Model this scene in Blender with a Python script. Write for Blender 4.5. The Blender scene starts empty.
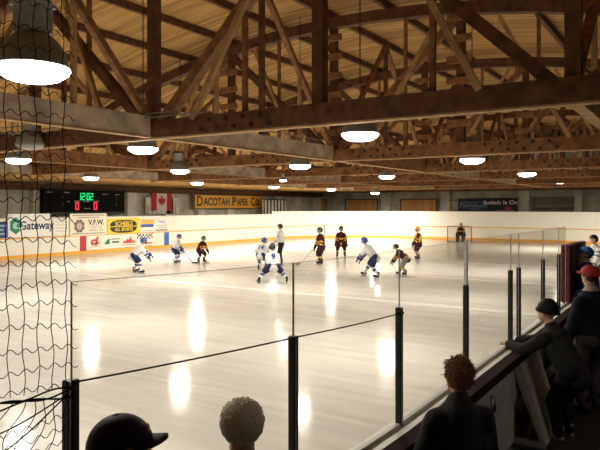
import bpy, bmesh, math, random
import numpy as np
from mathutils import Vector, Matrix, Quaternion, noise
random.seed(7)
C = bpy.context.scene.collection
PI = math.pi
H = 2.75            # eye height above the ice
F = 620.0           # focal length in pixels
HOR = 207.0         # horizon row
A = math.radians(32.8)   # camera yaw to the left of the rink's long axis

# rink coordinates: u = distance to the left of the camera, v = distance along the rink
def W(u, v, z=0.0): return Vector((-u, v, z))
def phi(px): return A - math.atan((px-300)/F)
def on_side(px, py, u):
    p = phi(px); r = u/math.sin(p); z = r*math.cos(A-p)
    return u/math.tan(p), H-(py-HOR)*z/F
def on_end(px, py, v):
    p = phi(px); r = v/math.cos(p); z = r*math.cos(A-p)
    return v*math.tan(p), H-(py-HOR)*z/F
def at_depth(px, z):
    p = phi(px); r = z/math.cos(A-p)
    return r*math.sin(p), r*math.cos(p)
def on_floor(px, py, h=0.0):
    return at_depth(px, F*(H-h)/(py-HOR))

# ------------------------------------------------------------------ materials
MATS = {}
def mat(name, col, rough=0.6, spec=0.5, metal=0.0, emit=None, estr=0.0, noise_amt=0.0, nscale=8.0, stretch=(1,1,1), bump=0.0, coat=0.0):
    if name in MATS: return MATS[name]
    m = bpy.data.materials.new(name); m.use_nodes = True
    nt = m.node_tree; b = nt.nodes['Principled BSDF']
    b.inputs['Base Color'].default_value = (*col, 1)
    b.inputs['Roughness'].default_value = rough
    b.inputs['Metallic'].default_value = metal
    b.inputs['Specular IOR Level'].default_value = spec
    if coat: b.inputs['Coat Weight'].default_value = coat
    if emit:
        b.inputs['Emission Color'].default_value = (*emit, 1); b.inputs['Emission Strength'].default_value = estr
        m.cycles.emission_sampling = 'NONE'
    if noise_amt or bump:
        tc = nt.nodes.new('ShaderNodeTexCoord'); mp = nt.nodes.new('ShaderNodeMapping')
        mp.inputs['Scale'].default_value = stretch
        nz = nt.nodes.new('ShaderNodeTexNoise'); nz.inputs['Scale'].default_value = nscale; nz.inputs['Detail'].default_value = 5
        nt.links.new(tc.outputs['Object'], mp.inputs['Vector']); nt.links.new(mp.outputs['Vector'], nz.inputs['Vector'])
        if noise_amt:
            rp = nt.nodes.new('ShaderNodeValToRGB')
            rp.color_ramp.elements[0].position = 0.3; rp.color_ramp.elements[1].position = 0.7
            rp.color_ramp.elements[0].color = (*[max(0, c*(1-noise_amt)) for c in col], 1)
            rp.color_ramp.elements[1].color = (*[min(1, c*(1+noise_amt)) for c in col], 1)
            nt.links.new(nz.outputs['Fac'], rp.inputs['Fac']); nt.links.new(rp.outputs['Color'], b.inputs['Base Color'])
        if bump:
            bp = nt.nodes.new('ShaderNodeBump'); bp.inputs['Strength'].default_value = bump; bp.inputs['Distance'].default_value = 0.02
            nt.links.new(nz.outputs['Fac'], bp.inputs['Height']); nt.links.new(bp.outputs['Normal'], b.inputs['Normal'])
    MATS[name] = m
    return m

def plank_mat(name, axis, width, c0, c1, gap=0.05):
    m = bpy.data.materials.new(name); m.use_nodes = True; nt = m.node_tree; L = nt.links
    b = nt.nodes['Principled BSDF']; b.inputs['Roughness'].default_value = 0.75; b.inputs['Specular IOR Level'].default_value = 0.2
    tc = nt.nodes.new('ShaderNodeTexCoord'); sp = nt.nodes.new('ShaderNodeSeparateXYZ'); L.new(tc.outputs['Object'], sp.inputs[0])
    dv = nt.nodes.new('ShaderNodeMath'); dv.operation = 'DIVIDE'; dv.inputs[1].default_value = width; L.new(sp.outputs[axis], dv.inputs[0])
    fl = nt.nodes.new('ShaderNodeMath'); fl.operation = 'FLOOR'; L.new(dv.outputs[0], fl.inputs[0])
    fr = nt.nodes.new('ShaderNodeMath'); fr.operation = 'FRACT'; L.new(dv.outputs[0], fr.inputs[0])
    wn = nt.nodes.new('ShaderNodeTexWhiteNoise'); wn.noise_dimensions = '1D'; L.new(fl.outputs[0], wn.inputs['W'])
    mp = nt.nodes.new('ShaderNodeMapping'); s = [0.4, 0.4, 0.4]; s[axis] = 9.0; mp.inputs['Scale'].default_value = s
    nz = nt.nodes.new('ShaderNodeTexNoise'); nz.inputs['Scale'].default_value = 1.6; nz.inputs['Detail'].default_value = 6
    L.new(tc.outputs['Object'], mp.inputs['Vector']); L.new(mp.outputs['Vector'], nz.inputs['Vector'])
    ad = nt.nodes.new('ShaderNodeMath'); ad.operation = 'MULTIPLY_ADD'; ad.inputs[1].default_value = 0.4; L.new(wn.outputs['Value'], ad.inputs[0])
    sb = nt.nodes.new('ShaderNodeMath'); sb.operation = 'SUBTRACT'; sb.inputs[1].default_value = 0.2; L.new(nz.outputs['Fac'], sb.inputs[0]); L.new(sb.outputs[0], ad.inputs[2])
    rp = nt.nodes.new('ShaderNodeValToRGB'); rp.color_ramp.elements[0].position = .1; rp.color_ramp.elements[0].color = (*c0, 1)
    rp.color_ramp.elements[1].position = .75; rp.color_ramp.elements[1].color = (*c1, 1); L.new(ad.outputs[0], rp.inputs['Fac'])
    gt = nt.nodes.new('ShaderNodeMath'); gt.operation = 'LESS_THAN'; gt.inputs[1].default_value = gap; L.new(fr.outputs[0], gt.inputs[0])
    mx = nt.nodes.new('ShaderNodeMix'); mx.data_type = 'RGBA'; L.new(gt.outputs[0], mx.inputs['Factor']); L.new(rp.outputs['Color'], mx.inputs['A'])
    mx.inputs['B'].default_value = (c0[0]*.25, c0[1]*.25, c0[2]*.25, 1); L.new(mx.outputs['Result'], b.inputs['Base Color'])
    return m

def ice_mat():
    m = bpy.data.materials.new('ice'); m.use_nodes = True; nt = m.node_tree; L = nt.links
    b = nt.nodes['Principled BSDF']; b.inputs['IOR'].default_value = 1.31; b.inputs['Specular IOR Level'].default_value = .06
    tc = nt.nodes.new('ShaderNodeTexCoord')
    nz = nt.nodes.new('ShaderNodeTexNoise'); nz.inputs['Scale'].default_value = 0.35; nz.inputs['Detail'].default_value = 6; nz.inputs['Roughness'].default_value = .6
    L.new(tc.outputs['Object'], nz.inputs['Vector'])
    mp = nt.nodes.new('ShaderNodeMapping'); mp.inputs['Scale'].default_value = (.25, 2.2, 1); mp.inputs['Rotation'].default_value = (0, 0, .5)
    n2 = nt.nodes.new('ShaderNodeTexNoise'); n2.inputs['Scale'].default_value = 1.2; n2.inputs['Detail'].default_value = 8; n2.inputs['Distortion'].default_value = 1.2
    L.new(tc.outputs['Object'], mp.inputs['Vector']); L.new(mp.outputs['Vector'], n2.inputs['Vector'])
    mm = nt.nodes.new('ShaderNodeMath'); mm.operation = 'MULTIPLY'; L.new(nz.outputs['Fac'], mm.inputs[0]); L.new(n2.outputs['Fac'], mm.inputs[1])
    rp = nt.nodes.new('ShaderNodeValToRGB'); rp.color_ramp.elements[0].position = .12; rp.color_ramp.elements[1].position = .42
    rp.color_ramp.elements[0].color = (.52, .50, .455, 1); rp.color_ramp.elements[1].color = (.68, .66, .61, 1)
    L.new(mm.outputs[0], rp.inputs['Fac']); L.new(rp.outputs['Color'], b.inputs['Base Color'])
    rr = nt.nodes.new('ShaderNodeMapRange'); rr.inputs['From Min'].default_value = .3; rr.inputs['From Max'].default_value = .7
    rr.inputs['To Min'].default_value = .09; rr.inputs['To Max'].default_value = .16
    L.new(n2.outputs['Fac'], rr.inputs['Value']); L.new(rr.outputs[0], b.inputs['Roughness'])
    bp = nt.nodes.new('ShaderNodeBump'); bp.inputs['Strength'].default_value = .05; bp.inputs['Distance'].default_value = .02
    L.new(n2.outputs['Fac'], bp.inputs['Height']); L.new(bp.outputs['Normal'], b.inputs['Normal'])
    return m

def glass_mat():
    m = bpy.data.materials.new('rink_glass'); m.use_nodes = True; nt = m.node_tree; L = nt.links
    nt.nodes.remove(nt.nodes['Principled BSDF']); out = nt.nodes['Material Output']
    tr = nt.nodes.new('ShaderNodeBsdfTransparent'); tr.inputs[0].default_value = (.95, .935, .90, 1)
    gl = nt.nodes.new('ShaderNodeBsdfGlossy'); gl.inputs['Roughness'].default_value = .02
    df = nt.nodes.new('ShaderNodeBsdfDiffuse'); df.inputs[0].default_value = (.7, .66, .6, 1)
    fr = nt.nodes.new('ShaderNodeFresnel'); fr.inputs['IOR'].default_value = 1.16
    m1 = nt.nodes.new('ShaderNodeMixShader'); m1.inputs[0].default_value = .05; L.new(tr.outputs[0], m1.inputs[1]); L.new(df.outputs[0], m1.inputs[2])
    m2 = nt.nodes.new('ShaderNodeMixShader'); L.new(fr.outputs[0], m2.inputs[0]); L.new(m1.outputs[0], m2.inputs[1]); L.new(gl.outputs[0], m2.inputs[2])
    L.new(m2.outputs[0], out.inputs['Surface'])
    return m

ICE = ice_mat(); GLASS = glass_mat()
PLANK = plank_mat('roof_planks', 1, 0.17, (.17, .082, .025), (.56, .32, .10))
PLY = plank_mat('wood_shutter', 0, 0.3, (.55, .28, .09), (.80, .44, .16), .03)
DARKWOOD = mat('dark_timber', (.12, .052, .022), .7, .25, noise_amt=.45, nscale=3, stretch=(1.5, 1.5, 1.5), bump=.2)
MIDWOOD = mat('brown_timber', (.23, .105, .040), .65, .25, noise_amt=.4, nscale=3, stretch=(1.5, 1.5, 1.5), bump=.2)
PALEWOOD = mat('pale_timber', (.40, .235, .10), .7, .25, noise_amt=.3, nscale=4, bump=.1)
WASHED = mat('weathered_grey_timber', (.46, .37, .27), .8, .2, noise_amt=.4, nscale=2.2, bump=.3)
CONC = mat('concrete', (.60, .59, .50), .9, .2, noise_amt=.25, nscale=1.2, bump=.2)
CONCL = mat('pale_concrete', (.76, .74, .64), .9, .2, noise_amt=.2, nscale=1.2)
FLOORM = mat('dark_rubber_floor', (.035, .03, .027), .8, .3, noise_amt=.4, nscale=6, bump=.3)
BOARD = mat('white_board', (.80, .77, .66), .4, .4, noise_amt=.05, nscale=.7)
BOARDE = mat('white_end_panel', (.82, .80, .72), .4, .4)
KICK = mat('yellow_kick_plate', (.80, .40, .045), .5)
RAIL = mat('orange_rail', (.74, .40, .12), .5)
BLACK = mat('black_paint', (.008, .008, .008), .6, .2)
MAROON = mat('maroon_paint', (.10, .012, .02), .5, .4)
WHITE = mat('white_paint', (.80, .79, .74), .5)
OFFW = mat('offwhite_plywood', (.40, .385, .33), .7, .2, noise_amt=.15, nscale=4)
POST = mat('dark_metal_post', (.03, .032, .034), .5, .4, .2)
STEEL = mat('steel', (.35, .36, .35), .35, .5, .9)
GALV = mat('galvanised_housing', (.42, .44, .42), .45, .4, .35, noise_amt=.25, nscale=12)
RED = mat('red_paint', (.50, .025, .035), .5)
BLUE = mat('blue_paint', (.035, .14, .48), .5)

# ------------------------------------------------------------------ object helpers
def link(o, parent=None):
    C.objects.link(o)
    if parent: o.parent = parent
    return o
def props(o, label=None, cat=None, group=None, kind=None):
    if label: o['label'] = label
    if cat: o['category'] = cat
    if group: o['group'] = group
    if kind: o['kind'] = kind
    return o
def empty(name, loc=(0, 0, 0), rz=0, label=None, cat=None, group=None):
    o = bpy.data.objects.new(name, None); o.location = loc; o.rotation_euler = (0, 0, rz); o.empty_display_size = .2
    link(o); return props(o, label, cat, group)
def obj(name, bm, m, parent=None, smooth=False, mesh=None):
    if mesh is None:
        mesh = bpy.data.meshes.new(name); bm.normal_update(); bm.to_mesh(mesh); bm.free()
    for x in (m if isinstance(m, (list, tuple)) else [m]): mesh.materials.append(x)
    if smooth: mesh.polygons.foreach_set('use_smooth', [True]*len(mesh.polygons))
    return link(bpy.data.objects.new(name, mesh), parent)

def box(bm, lo, hi, M=None, mi=0, bev=0.0):
    lo = Vector(lo); hi = Vector(hi)
    r = bmesh.ops.create_cube(bm, size=1.0)
    vs = r['verts']
    c = (lo+hi)/2; s = hi-lo
    for v in vs: v.co = Vector((v.co.x*s.x, v.co.y*s.y, v.co.z*s.z))+c
    if M is not None:
        for v in vs: v.co = M @ v.co
    fs = {f for v in vs for f in v.link_faces}
    for f in fs: f.material_index = mi
    if bev: bmesh.ops.bevel(bm, geom=list({e for f in fs for e in f.edges}), offset=bev, segments=1, affect='EDGES')
def beam(bm, a, b, w, d, up=(0, 0, 1), mi=0):
    a = Vector(a); b = Vector(b); y = (b-a); L = y.length; y.normalize()
    up = Vector(up)
    if abs(y.dot(up)) > .99: up = Vector((0, 1, 0)) if abs(y.y) < .9 else Vector((1, 0, 0))
    x = y.cross(up).normalized(); z = x.cross(y)
    M = Matrix((x, y, z)).transposed().to_4x4(); M.translation = a
    box(bm, (-w/2, 0, -d/2), (w/2, L, d/2), M, mi)
def tube(bm, pts, r, n=6, mi=0, cap=True):
    pts = [Vector(p) for p in pts]; rings = []
    rs = r if isinstance(r, (list, tuple)) else [r]*len(pts)
    px = None
    for i, p in enumerate(pts):
        d = (pts[min(i+1, len(pts)-1)]-pts[max(i-1, 0)]).normalized()
        if px is None: px = d.orthogonal().normalized()
        px = (px-d*px.dot(d)).normalized(); py = d.cross(px)
        rings.append([bm.verts.new(p+(px*math.cos(2*PI*k/n)+py*math.sin(2*PI*k/n))*rs[i]) for k in range(n)])
    for a, b in zip(rings, rings[1:]):
        for k in range(n):
            f = bm.faces.new((a[k], a[(k+1) % n], b[(k+1) % n], b[k])); f.material_index = mi; f.smooth = True
    if cap:
        bm.faces.new(rings[0][::-1]).material_index = mi; bm.faces.new(rings[-1]).material_index = mi
def lathe(bm, prof, n=32, M=None, mi=0):
    rings = []
    for r, z in prof:
        rings.append([bm.verts.new((r*math.cos(2*PI*k/n), r*math.sin(2*PI*k/n), z)) for k in range(n)])
    new = [v for r in rings for v in r]
    for a, b in zip(rings, rings[1:]):
        for k in range(n):
            f = bm.faces.new((a[k], a[(k+1) % n], b[(k+1) % n], b[k])); f.smooth = True; f.material_index = mi
    if M is not None:
        for v in new: v.co = M @ v.co
def capsule(bm, a, b, ra, rb=None, n=10):
    rb = ra if rb is None else rb
    a = Vector(a); b = Vector(b); d = b-a
    L = d.length; d = d.normalized() if L > 1e-6 else Vector((0, 0, 1))
    q = Vector((0, 0, 1)).rotation_difference(d).to_matrix().to_4x4(); q.translation = a
    prof = [(ra*math.cos(t), ra*math.sin(t)) for t in (-1.45, -1.0, -.5, 0)] + [(rb*math.cos(t), L+rb*math.sin(t)) for t in (0, .5, 1.0, 1.45)]
    lathe(bm, prof, n, q)
    bmv = bm.verts; bmv.ensure_lookup_table(); N = len(bmv)
    bm.faces.new([bmv[N-8*n+k] for k in range(n)][::-1]); bm.faces.new([bmv[N-n+k] for k in range(n)])
def ellip(bm, c, r, M=None, u=16, v=10):
    rr = bmesh.ops.create_uvsphere(bm, u_segments=u, v_segments=v, radius=1)
    for w in rr['verts']:
        p = Vector((w.co.x*r[0]+c[0], w.co.y*r[1]+c[1], w.co.z*r[2]+c[2]))
        w.co = M @ p if M is not None else p
    return rr['verts']
def remesh(bm, vox, smooth=4):
    me = bpy.data.meshes.new('t'); bm.to_mesh(me); bm.free()
    o = bpy.data.objects.new('t', me); C.objects.link(o)
    r = o.modifiers.new('r', 'REMESH'); r.mode = 'VOXEL'; r.voxel_size = vox
    s = o.modifiers.new('s', 'SMOOTH'); s.iterations = smooth; s.factor = .5
    dg = bpy.context.evaluated_depsgraph_get()
    out = bpy.data.meshes.new_from_object(o.evaluated_get(dg))
    bpy.data.objects.remove(o); bpy.data.meshes.remove(me)
    out.polygons.foreach_set('use_smooth', [True]*len(out.polygons))
    return out
def paint(mesh, segs, rules):
    """material index per face from the nearest limb segment and the place along it"""
    n = len(mesh.polygons); c = np.empty(n*3); mesh.polygons.foreach_get('center', c); c = c.reshape(-1, 3)
    best = np.full(n, 1e9); idx = np.zeros(n, int); tt = np.zeros(n)
    for k, (nm, a, b, r) in enumerate(segs):
        a = np.array(a); d = np.array(b)-a; L = max(d@d, 1e-9)
        traw = ((c-a)@d)/L; t = np.clip(traw, 0, 1)
        dist = np.linalg.norm(c-(a+t[:, None]*d), axis=1)-r
        m = dist < best; best[m] = dist[m]; idx[m] = k; tt[m] = traw[m]
    mi = np.zeros(n, int)
    for pre, t0, t1, j in rules:
        for k, s in enumerate(segs):
            if s[0].startswith(pre): mi[(idx == k) & (tt >= t0) & (tt < t1)] = j
    mesh.polygons.foreach_set('material_index', mi)
def text(name, s, size, loc, rot, m, parent, ext=.004, align='CENTER', sx=1.0, font_shear=0.0, bold=0.0):
    cu = bpy.data.curves.new(name, 'FONT'); cu.body = s; cu.size = size; cu.align_x = align; cu.align_y = 'CENTER'
    cu.extrude = ext; cu.shear = font_shear; cu.offset = bold; cu.materials.append(m)
    t = bpy.data.objects.new('t', cu); C.objects.link(t)
    me = bpy.data.meshes.new_from_object(t.evaluated_get(bpy.context.evaluated_depsgraph_get())); bpy.data.objects.remove(t)
    o = bpy.data.objects.new(name, me); o.location = loc; o.rotation_euler = rot; o.scale = (sx, 1, 1)
    return link(o, parent)

# ------------------------------------------------------------------ the rink outline
def arc(c, a0, a1, n, r): return [(c[0]+r*math.cos(a0+(a1-a0)*i/n), c[1]+r*math.sin(a0+(a1-a0)*i/n)) for i in range(n+1)]
def near_path(d, vmax=42.3):
    p = arc((9.95, 4.3), 1.5*PI, PI, 24, 8+d)
    n = 30; return p+[(1.95-d, 4.3+(vmax-4.3)*i/n) for i in range(1, n+1)]
def far_path(d):
    R = 8+d; p = arc((9.95, 42.3), PI, PI/2, 20, R)
    q = arc((22, 42.3), PI/2, 0, 24, R); s = arc((22, 4.3), 0, -PI/2, 16, R)
    return p+q, q[-1:]+s+[(9.95, -3.7-d)]
def strip(bm, inner, outer, z0, z1, mi=0):
    n = len(inner)
    V = [[bm.verts.new(W(*p, z)) for p in pts] for pts in (inner, outer) for z in (z0, z1)]   # in0 in1 out0 out1
    for i in range(n-1):
        for a, b in ((0, 1), (3, 2), (1, 3), (2, 0)):
            f = bm.faces.new((V[a][i], V[a][i+1], V[b][i+1], V[b][i])); f.material_index = mi
    for i in (0, n-1): bm.faces.new((V[0][i], V[1][i], V[3][i], V[2][i])).material_index = mi
    bmesh.ops.recalc_face_normals(bm, faces=bm.faces)

# ================================================================== SETTING
bm = bmesh.new()
loop = near_path(.04)+far_path(.04)[0]+far_path(.04)[1][1:]
f = bm.faces.new([bm.verts.new(W(*p, 0)) for p in loop]); bm.normal_update()
if f.normal.z < 0: f.normal_flip()
ice = obj('floor', bm, ICE); props(ice, 'glossy cream ice sheet of the rink', None, None, 'structure')
bm = bmesh.new(); box(bm, (-34, -13, -.3), (8, 58, -.03))
props(obj('floor', bm, CONC), 'concrete slab around the ice', kind='structure')
bm = bmesh.new(); box(bm, (-1.62, -12, -.02), (7, 57, .15))
props(obj('floor', bm, FLOORM), 'dark rubber walkway behind the near boards', kind='structure')
# painted lines in the ice
def ice_line(v, w, m, nm):
    b = bmesh.new(); box(b, (-29.9, v-w/2, -.005), (-2.05, v+w/2, .0025)); return obj(nm, b, m, ice)
FAINTR = mat('faint_red_line', (.60, .50, .44), .6, .1); FAINTB = mat('faint_blue_line', (.55, .56, .56), .6, .1)
ice_line(23.3, .3, FAINTR, 'centre_line'); ice_line(30.0, .3, FAINTB, 'blue_line'); ice_line(16.6, .3, FAINTB, 'blue_line')
b = bmesh.new(); box(b, (-26, 46.5, -.005), (-6, 46.56, .0025)); obj('goal_line', b, FAINTR, ice)

# walls
WALLU = 33.6
def wall(name, lo, hi, m=CONC):
    b = bmesh.new(); box(b, lo, hi); return props(obj(name, b, m), kind='structure')
wl = wall('wall_left', (-WALLU-.4, -13, -.02), (-WALLU, 58, 4.6))
wb = wall('wall_back', (-WALLU, 57, -.02), (8, 57.4, 9.2))
wall('wall_right', (7, -13, -.02), (7.4, 57, 5))
wall('wall_front', (-WALLU, -13, -.02), (7, -12.6, 9.2))
for vv in [8+3.6*i for i in range(14)]:
    b = bmesh.new(); box(b, (-WALLU+.002, vv, 0), (-WALLU+.35, vv+.8, 4.2)); obj('pilaster', b, CONCL, wl)
for (p0, p1) in ((250, 262), (383, 392), (443, 451), (520, 530), (575, 583)):
    u0, _ = on_end(p0, 200, 57); u1, _ = on_end(p1, 200, 57)
    b = bmesh.new(); box(b, (-u0, 56.6, 0), (-u1, 56.998, 7.5)); obj('pilaster', b, CONCL, wb)
b = bmesh.new(); box(b, (-WALLU, 56.5, 4.2), (7, 56.99, 4.7)); obj('trim_back', b, DARKWOOD); props(bpy.data.objects['trim_back'], kind='structure')
b = bmesh.new(); box(b, (-WALLU+.002, -12, 3.75), (-WALLU+.5, 56, 4.15)); obj('trim_left', b, DARKWOOD); props(bpy.data.objects['trim_left'], kind='structure')

# roof
def roof_e(u): return 6.3-.0155*(u-9.5)**2
def roof_z(u): return H+max(roof_e(u), 1.46) if u < 27.2 else H+1.46
us = [-7.4+34.6*i/40 for i in range(41)]+[34.2]
bm = bmesh.new()
lo = [[bm.verts.new(W(u, v, roof_z(u))) for u in us] for v in (-13, 58)]
hi = [[bm.verts.new(W(u, v, roof_z(u)+.25)) for u in us] for v in (-13, 58)]
for i in range(len(us)-1):
    bm.faces.new((lo[0][i], lo[0][i+1], lo[1][i+1], lo[1][i])); bm.faces.new((hi[0][i], hi[0][i+1], hi[1][i+1], hi[1][i]))
roof = obj('ceiling', bm, PLANK); props(roof, 'golden brown plank roof', kind='structure')
for k in range(17):
    u = -6+k*2.0; b = bmesh.new()
    beam(b, W(u, -12, roof_z(u)-.12), W(u, 56.9, roof_z(u)-.12), .12, .22); obj('joist', b, DARKWOOD, roof)

# ================================================================== ROOF TRUSSES
ZB = H+1.47
BOLT = mat('black_bolt', (.01, .008, .006), .5)
TV = [9.5+7.8*i for i in range(7)]
bott = [-6.0, 1.5, 9.85, 18.2, 25.6]; topn = [-2.65, 5.7, 14.05, 22.4]
def bolts(bm, u, v, z, side):
    for i in range(5):
        for j in range(2):
            a = W(u-.9+i*.42+(.2 if j else 0), v, z+.09+.17*j); d = Vector((0, side, 0))
            tube(bm, [a, a+d*.03], .045, 8, mi=1)
ORD = ['nearest', 'second', 'third', 'fourth', 'fifth', 'sixth', 'farthest']
for i, v in enumerate(TV):
    lab = f'dark timber bowstring roof truss crossing the whole rink, {ORD[i]} from the viewer' if i in (0, 6) else f'dark timber bowstring roof truss crossing the rink, {ORD[i]} one back from the viewer'
    t = empty('roof_truss', W(10, v, ZB), 0, lab, 'roof truss', 'bowstring roof trusses across the rink')
    inv = Matrix.Translation(-W(10, v, ZB))
    def part(nm, b, m): b.transform(inv); return obj(nm, b, m, t)
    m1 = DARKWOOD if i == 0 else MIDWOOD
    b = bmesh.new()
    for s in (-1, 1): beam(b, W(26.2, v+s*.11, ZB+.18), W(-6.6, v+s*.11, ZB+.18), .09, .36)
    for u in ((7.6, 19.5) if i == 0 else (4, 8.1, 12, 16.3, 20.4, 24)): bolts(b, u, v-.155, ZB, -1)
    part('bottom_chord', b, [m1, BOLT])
    b = bmesh.new(); beam(b, W(26.2, v, ZB-.012), W(-6.6, v, ZB-.012), .2, .025); part('chord_trim', b, PALEWOOD)
    b = bmesh.new(); n = 22
    for k in range(n):
        u0 = -6.6+32.8*k/n; u1 = -6.6+32.8*(k+1)/n
        beam(b, W(u0-.01, v, roof_z(u0)-.42), W(u1+.01, v, roof_z(u1)-.42), .28, .34)
    part('top_chord', b, DARKWOOD)
    for u in bott[1:4]+topn:
        b = bmesh.new(); beam(b, W(u, v, ZB+.1), W(u, v, roof_z(u)-.5), .22, .2, up=(0, 1, 0)); part('post', b, DARKWOOD)
        if i in (1, 2):
            for kk in range(6):
                z = ZB+.8+kk*.6
                if z < roof_z(u)-.8: b = bmesh.new(); box(b, (-u-.36, v-.2, z), (-u+.36, v-.12, z+.2)); part('cleat', b, MIDWOOD)
    for u in bott:
        for w in topn:
            if abs(u-w) < 5:
                b = bmesh.new()
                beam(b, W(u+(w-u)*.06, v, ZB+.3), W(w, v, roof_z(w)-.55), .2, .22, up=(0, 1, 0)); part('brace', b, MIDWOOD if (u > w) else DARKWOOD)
    for u in (3.6, 7.4, 12.0, 16.1, 20.3):
        b = bmesh.new(); beam(b, W(u, v+.02, ZB+.3), W(u, v+.02, roof_z(u)-.5), .09, .09, up=(0, 1, 0)); part('rod', b, MIDWOOD)
    for (u0, u1) in ((8.6, 6.3), (2.8, 4.6), (11.2, 12.9), (17.0, 15.2), (19.6, 21.4)):
        b = bmesh.new(); beam(b, W(u0, v-.16, ZB+.3), W(u1, v-.16, roof_z(u1)-.7), .11, .1, up=(0, 1, 0)); part('brace', b, PALEWOOD)
# lengthwise trusses
for qi, (u, nm) in enumerate(((9.85, 'nearest the glass'), (18.2, 'in the middle'), (25.6, 'by the scoreboard wall'), (1.5, 'above the walkway'))):
    t = empty('lengthwise_truss', W(u, 0, ZB), 0, f'weathered grey lengthwise roof beam with cross bracing, {nm}', 'roof beam', 'lengthwise beams between the trusses')
    inv = Matrix.Translation(-W(u, 0, ZB))
    def part(nm, b, m): b.transform(inv); return obj(nm, b, m, t)
    ends = [1.7]+TV
    for j in range(len(ends)-1):
        a, c = ends[j]+.18, ends[j+1]-.18
        if qi == 3 and j < 1: continue
        b = bmesh.new(); beam(b, W(u, a, ZB+.24), W(u, c, ZB+.24), .16, .42); part('bottom_chord', b, (WASHED if (j+qi) % 3 != 2 else MIDWOOD))
        b = bmesh.new(); beam(b, W(u, a, ZB+.012), W(u, c, ZB+.012), .2, .03); part('chord_trim', b, PALEWOOD)
        rz = roof_z(u)-.3; mid = (a+c)/2
        for (p, q) in (((a, ZB+.4), (mid, rz)), ((c, ZB+.4), (mid, rz))):
            b = bmesh.new(); beam(b, W(u, p[0], p[1]), W(u, q[0], q[1]), .13, .15, up=(1, 0, 0)); part('brace', b, MIDWOOD)
        b = bmesh.new(); beam(b, W(u, mid, ZB+.4), W(u, mid, rz), .13, .13, up=(1, 0, 0)); part('post', b, DARKWOOD)
        for s in (.25, .75):
            b = bmesh.new(); vv = a+(c-a)*s; beam(b, W(u, vv, ZB+.4), W(u, vv, ZB+.4+(rz-ZB-.4)*.5), .09, .09, up=(1, 0, 0)); part('strut', b, PALEWOOD)
# conduits
for k, (pts, lb) in enumerate((
    ([W(24, 9.15, ZB+.42), W(14, 9.15, ZB+.39), W(8.0, 9.15, ZB+.39)], 'thin grey electrical conduit lying along the nearest truss chord, lower'),
    ([W(24, 9.15, ZB+.60), W(14, 9.15, ZB+.53), W(9.0, 9.15, ZB+.47)], 'thin grey electrical conduit along the nearest truss chord, upper'),
    ([W(9.6, 9.8, ZB+.56), W(9.58, 13, ZB+.53), W(9.6, 17, ZB+.56)], 'grey conduit running beside the weathered lengthwise beam'))):
    b = bmesh.new(); tube(b, pts, .014, 8); props(obj('conduit', b, mat('dull_conduit', (.16, .16, .14), .7)), lb, 'conduit', 'roof conduits')

# ================================================================== LAMPS
LENS = mat('glowing_lens', (.9, .9, .95), .4, emit=(.94, .95, 1.0), estr=16)
LENSOFF = mat('unlit_lens', (.25, .24, .2), .4)
SHADE = mat('lamp_reflector', (.27, .26, .22), .5, .4)
def make_lamp_meshes():
    b = bmesh.new(); lathe(b, [(.10, .36), (.17, .34), (.25, .27), (.31, .17), (.335, .06), (.35, .03), (.345, .02), (.30, .06), (.2, .26), (.0, .3)], 40)
    sh = bpy.data.meshes.new('reflector'); b.to_mesh(sh); b.free(); sh.materials.append(SHADE)
    b = bmesh.new(); lathe(b, [(.338, .045), (.352, .0), (.33, -.035), (.26, -.085), (.2, -.105), (.1, -.11), (.0005, -.11)], 40)
    le = bpy.data.meshes.new('lens'); b.to_mesh(le); b.free(); le.materials.append(LENS)
    b = bmesh.new(); box(b, (-.15, -.12, .36), (.15, .12, .66), bev=.015); box(b, (-.17, -.14, .62), (.17, .14, .66))
    for k in range(5): box(b, (-.155, -.1+k*.045, .4), (.155, -.09+k*.045, .6))
    ho = bpy.data.meshes.new('ballast_housing'); b.to_mesh(ho); b.free(); ho.materials.append(GALV)
    b = bmesh.new(); tube(b, [(0, 0, .66), (0, 0, .74), (.03, 0, .78), (0, 0, .82), (0, 0, .95)], .012, 8)
    hk = bpy.data.meshes.new('hook'); b.to_mesh(hk); b.free(); hk.materials.append(STEEL)
    return sh, le, ho, hk
lm = make_lamp_meshes()
LAMPS = [  # px, elevation px, label
    (33, 137, 'largest glowing high-bay lamp, behind the netting at the upper left'),
    (360, 72, 'glowing high-bay lamp under the nearest truss, near the middle'),
    (472, 47, 'glowing high-bay lamp above the goal, larger of the two nearest it'),
    (143, 58, 'large glowing high-bay lamp just below the crossing of the two big beams'),
    (18, 47, 'glowing high-bay lamp behind the netting, low at far left'),
    (180, 36, 'glowing lamp above the red and white flag, larger of the pair there'),
    (300, 41, 'glowing lamp above the left end of the tall white panels'),
    (91, 29, 'glowing lamp directly above the scoreboard'),
    (387, 30.5, 'glowing lamp above the bent skater in the white jersey'),
    (197, 24, 'small glowing lamp above the left end of the orange sign'),
    (527, 33, 'glowing lamp above the dark banner, right of the goal'),
    (274, 20, 'small glowing lamp above the right end of the orange sign'),
    (331, 17.5, 'small glowing lamp above the wooden shutter nearest the orange sign'),
    (560, 25, 'tiny glowing lamp at the right, behind the lamp by the banner'),
    (283, 26.5, 'tiny glowing lamp between the trusses right of centre'),
    (375, 14, 'tiny glowing lamp low over the end boards'),
]
def light(loc, power, parent=None):
    ld = bpy.data.lights.new('lamp_glow', 'AREA'); ld.shape = 'DISK'; ld.size = .6; ld.energy = power; ld.color = (1.0, .925, .79)
    lo_ = bpy.data.objects.new('lamp_glow', ld); lo_.location = loc; C.objects.link(lo_)
    if parent: lo_.parent = parent
PW = 205
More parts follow.
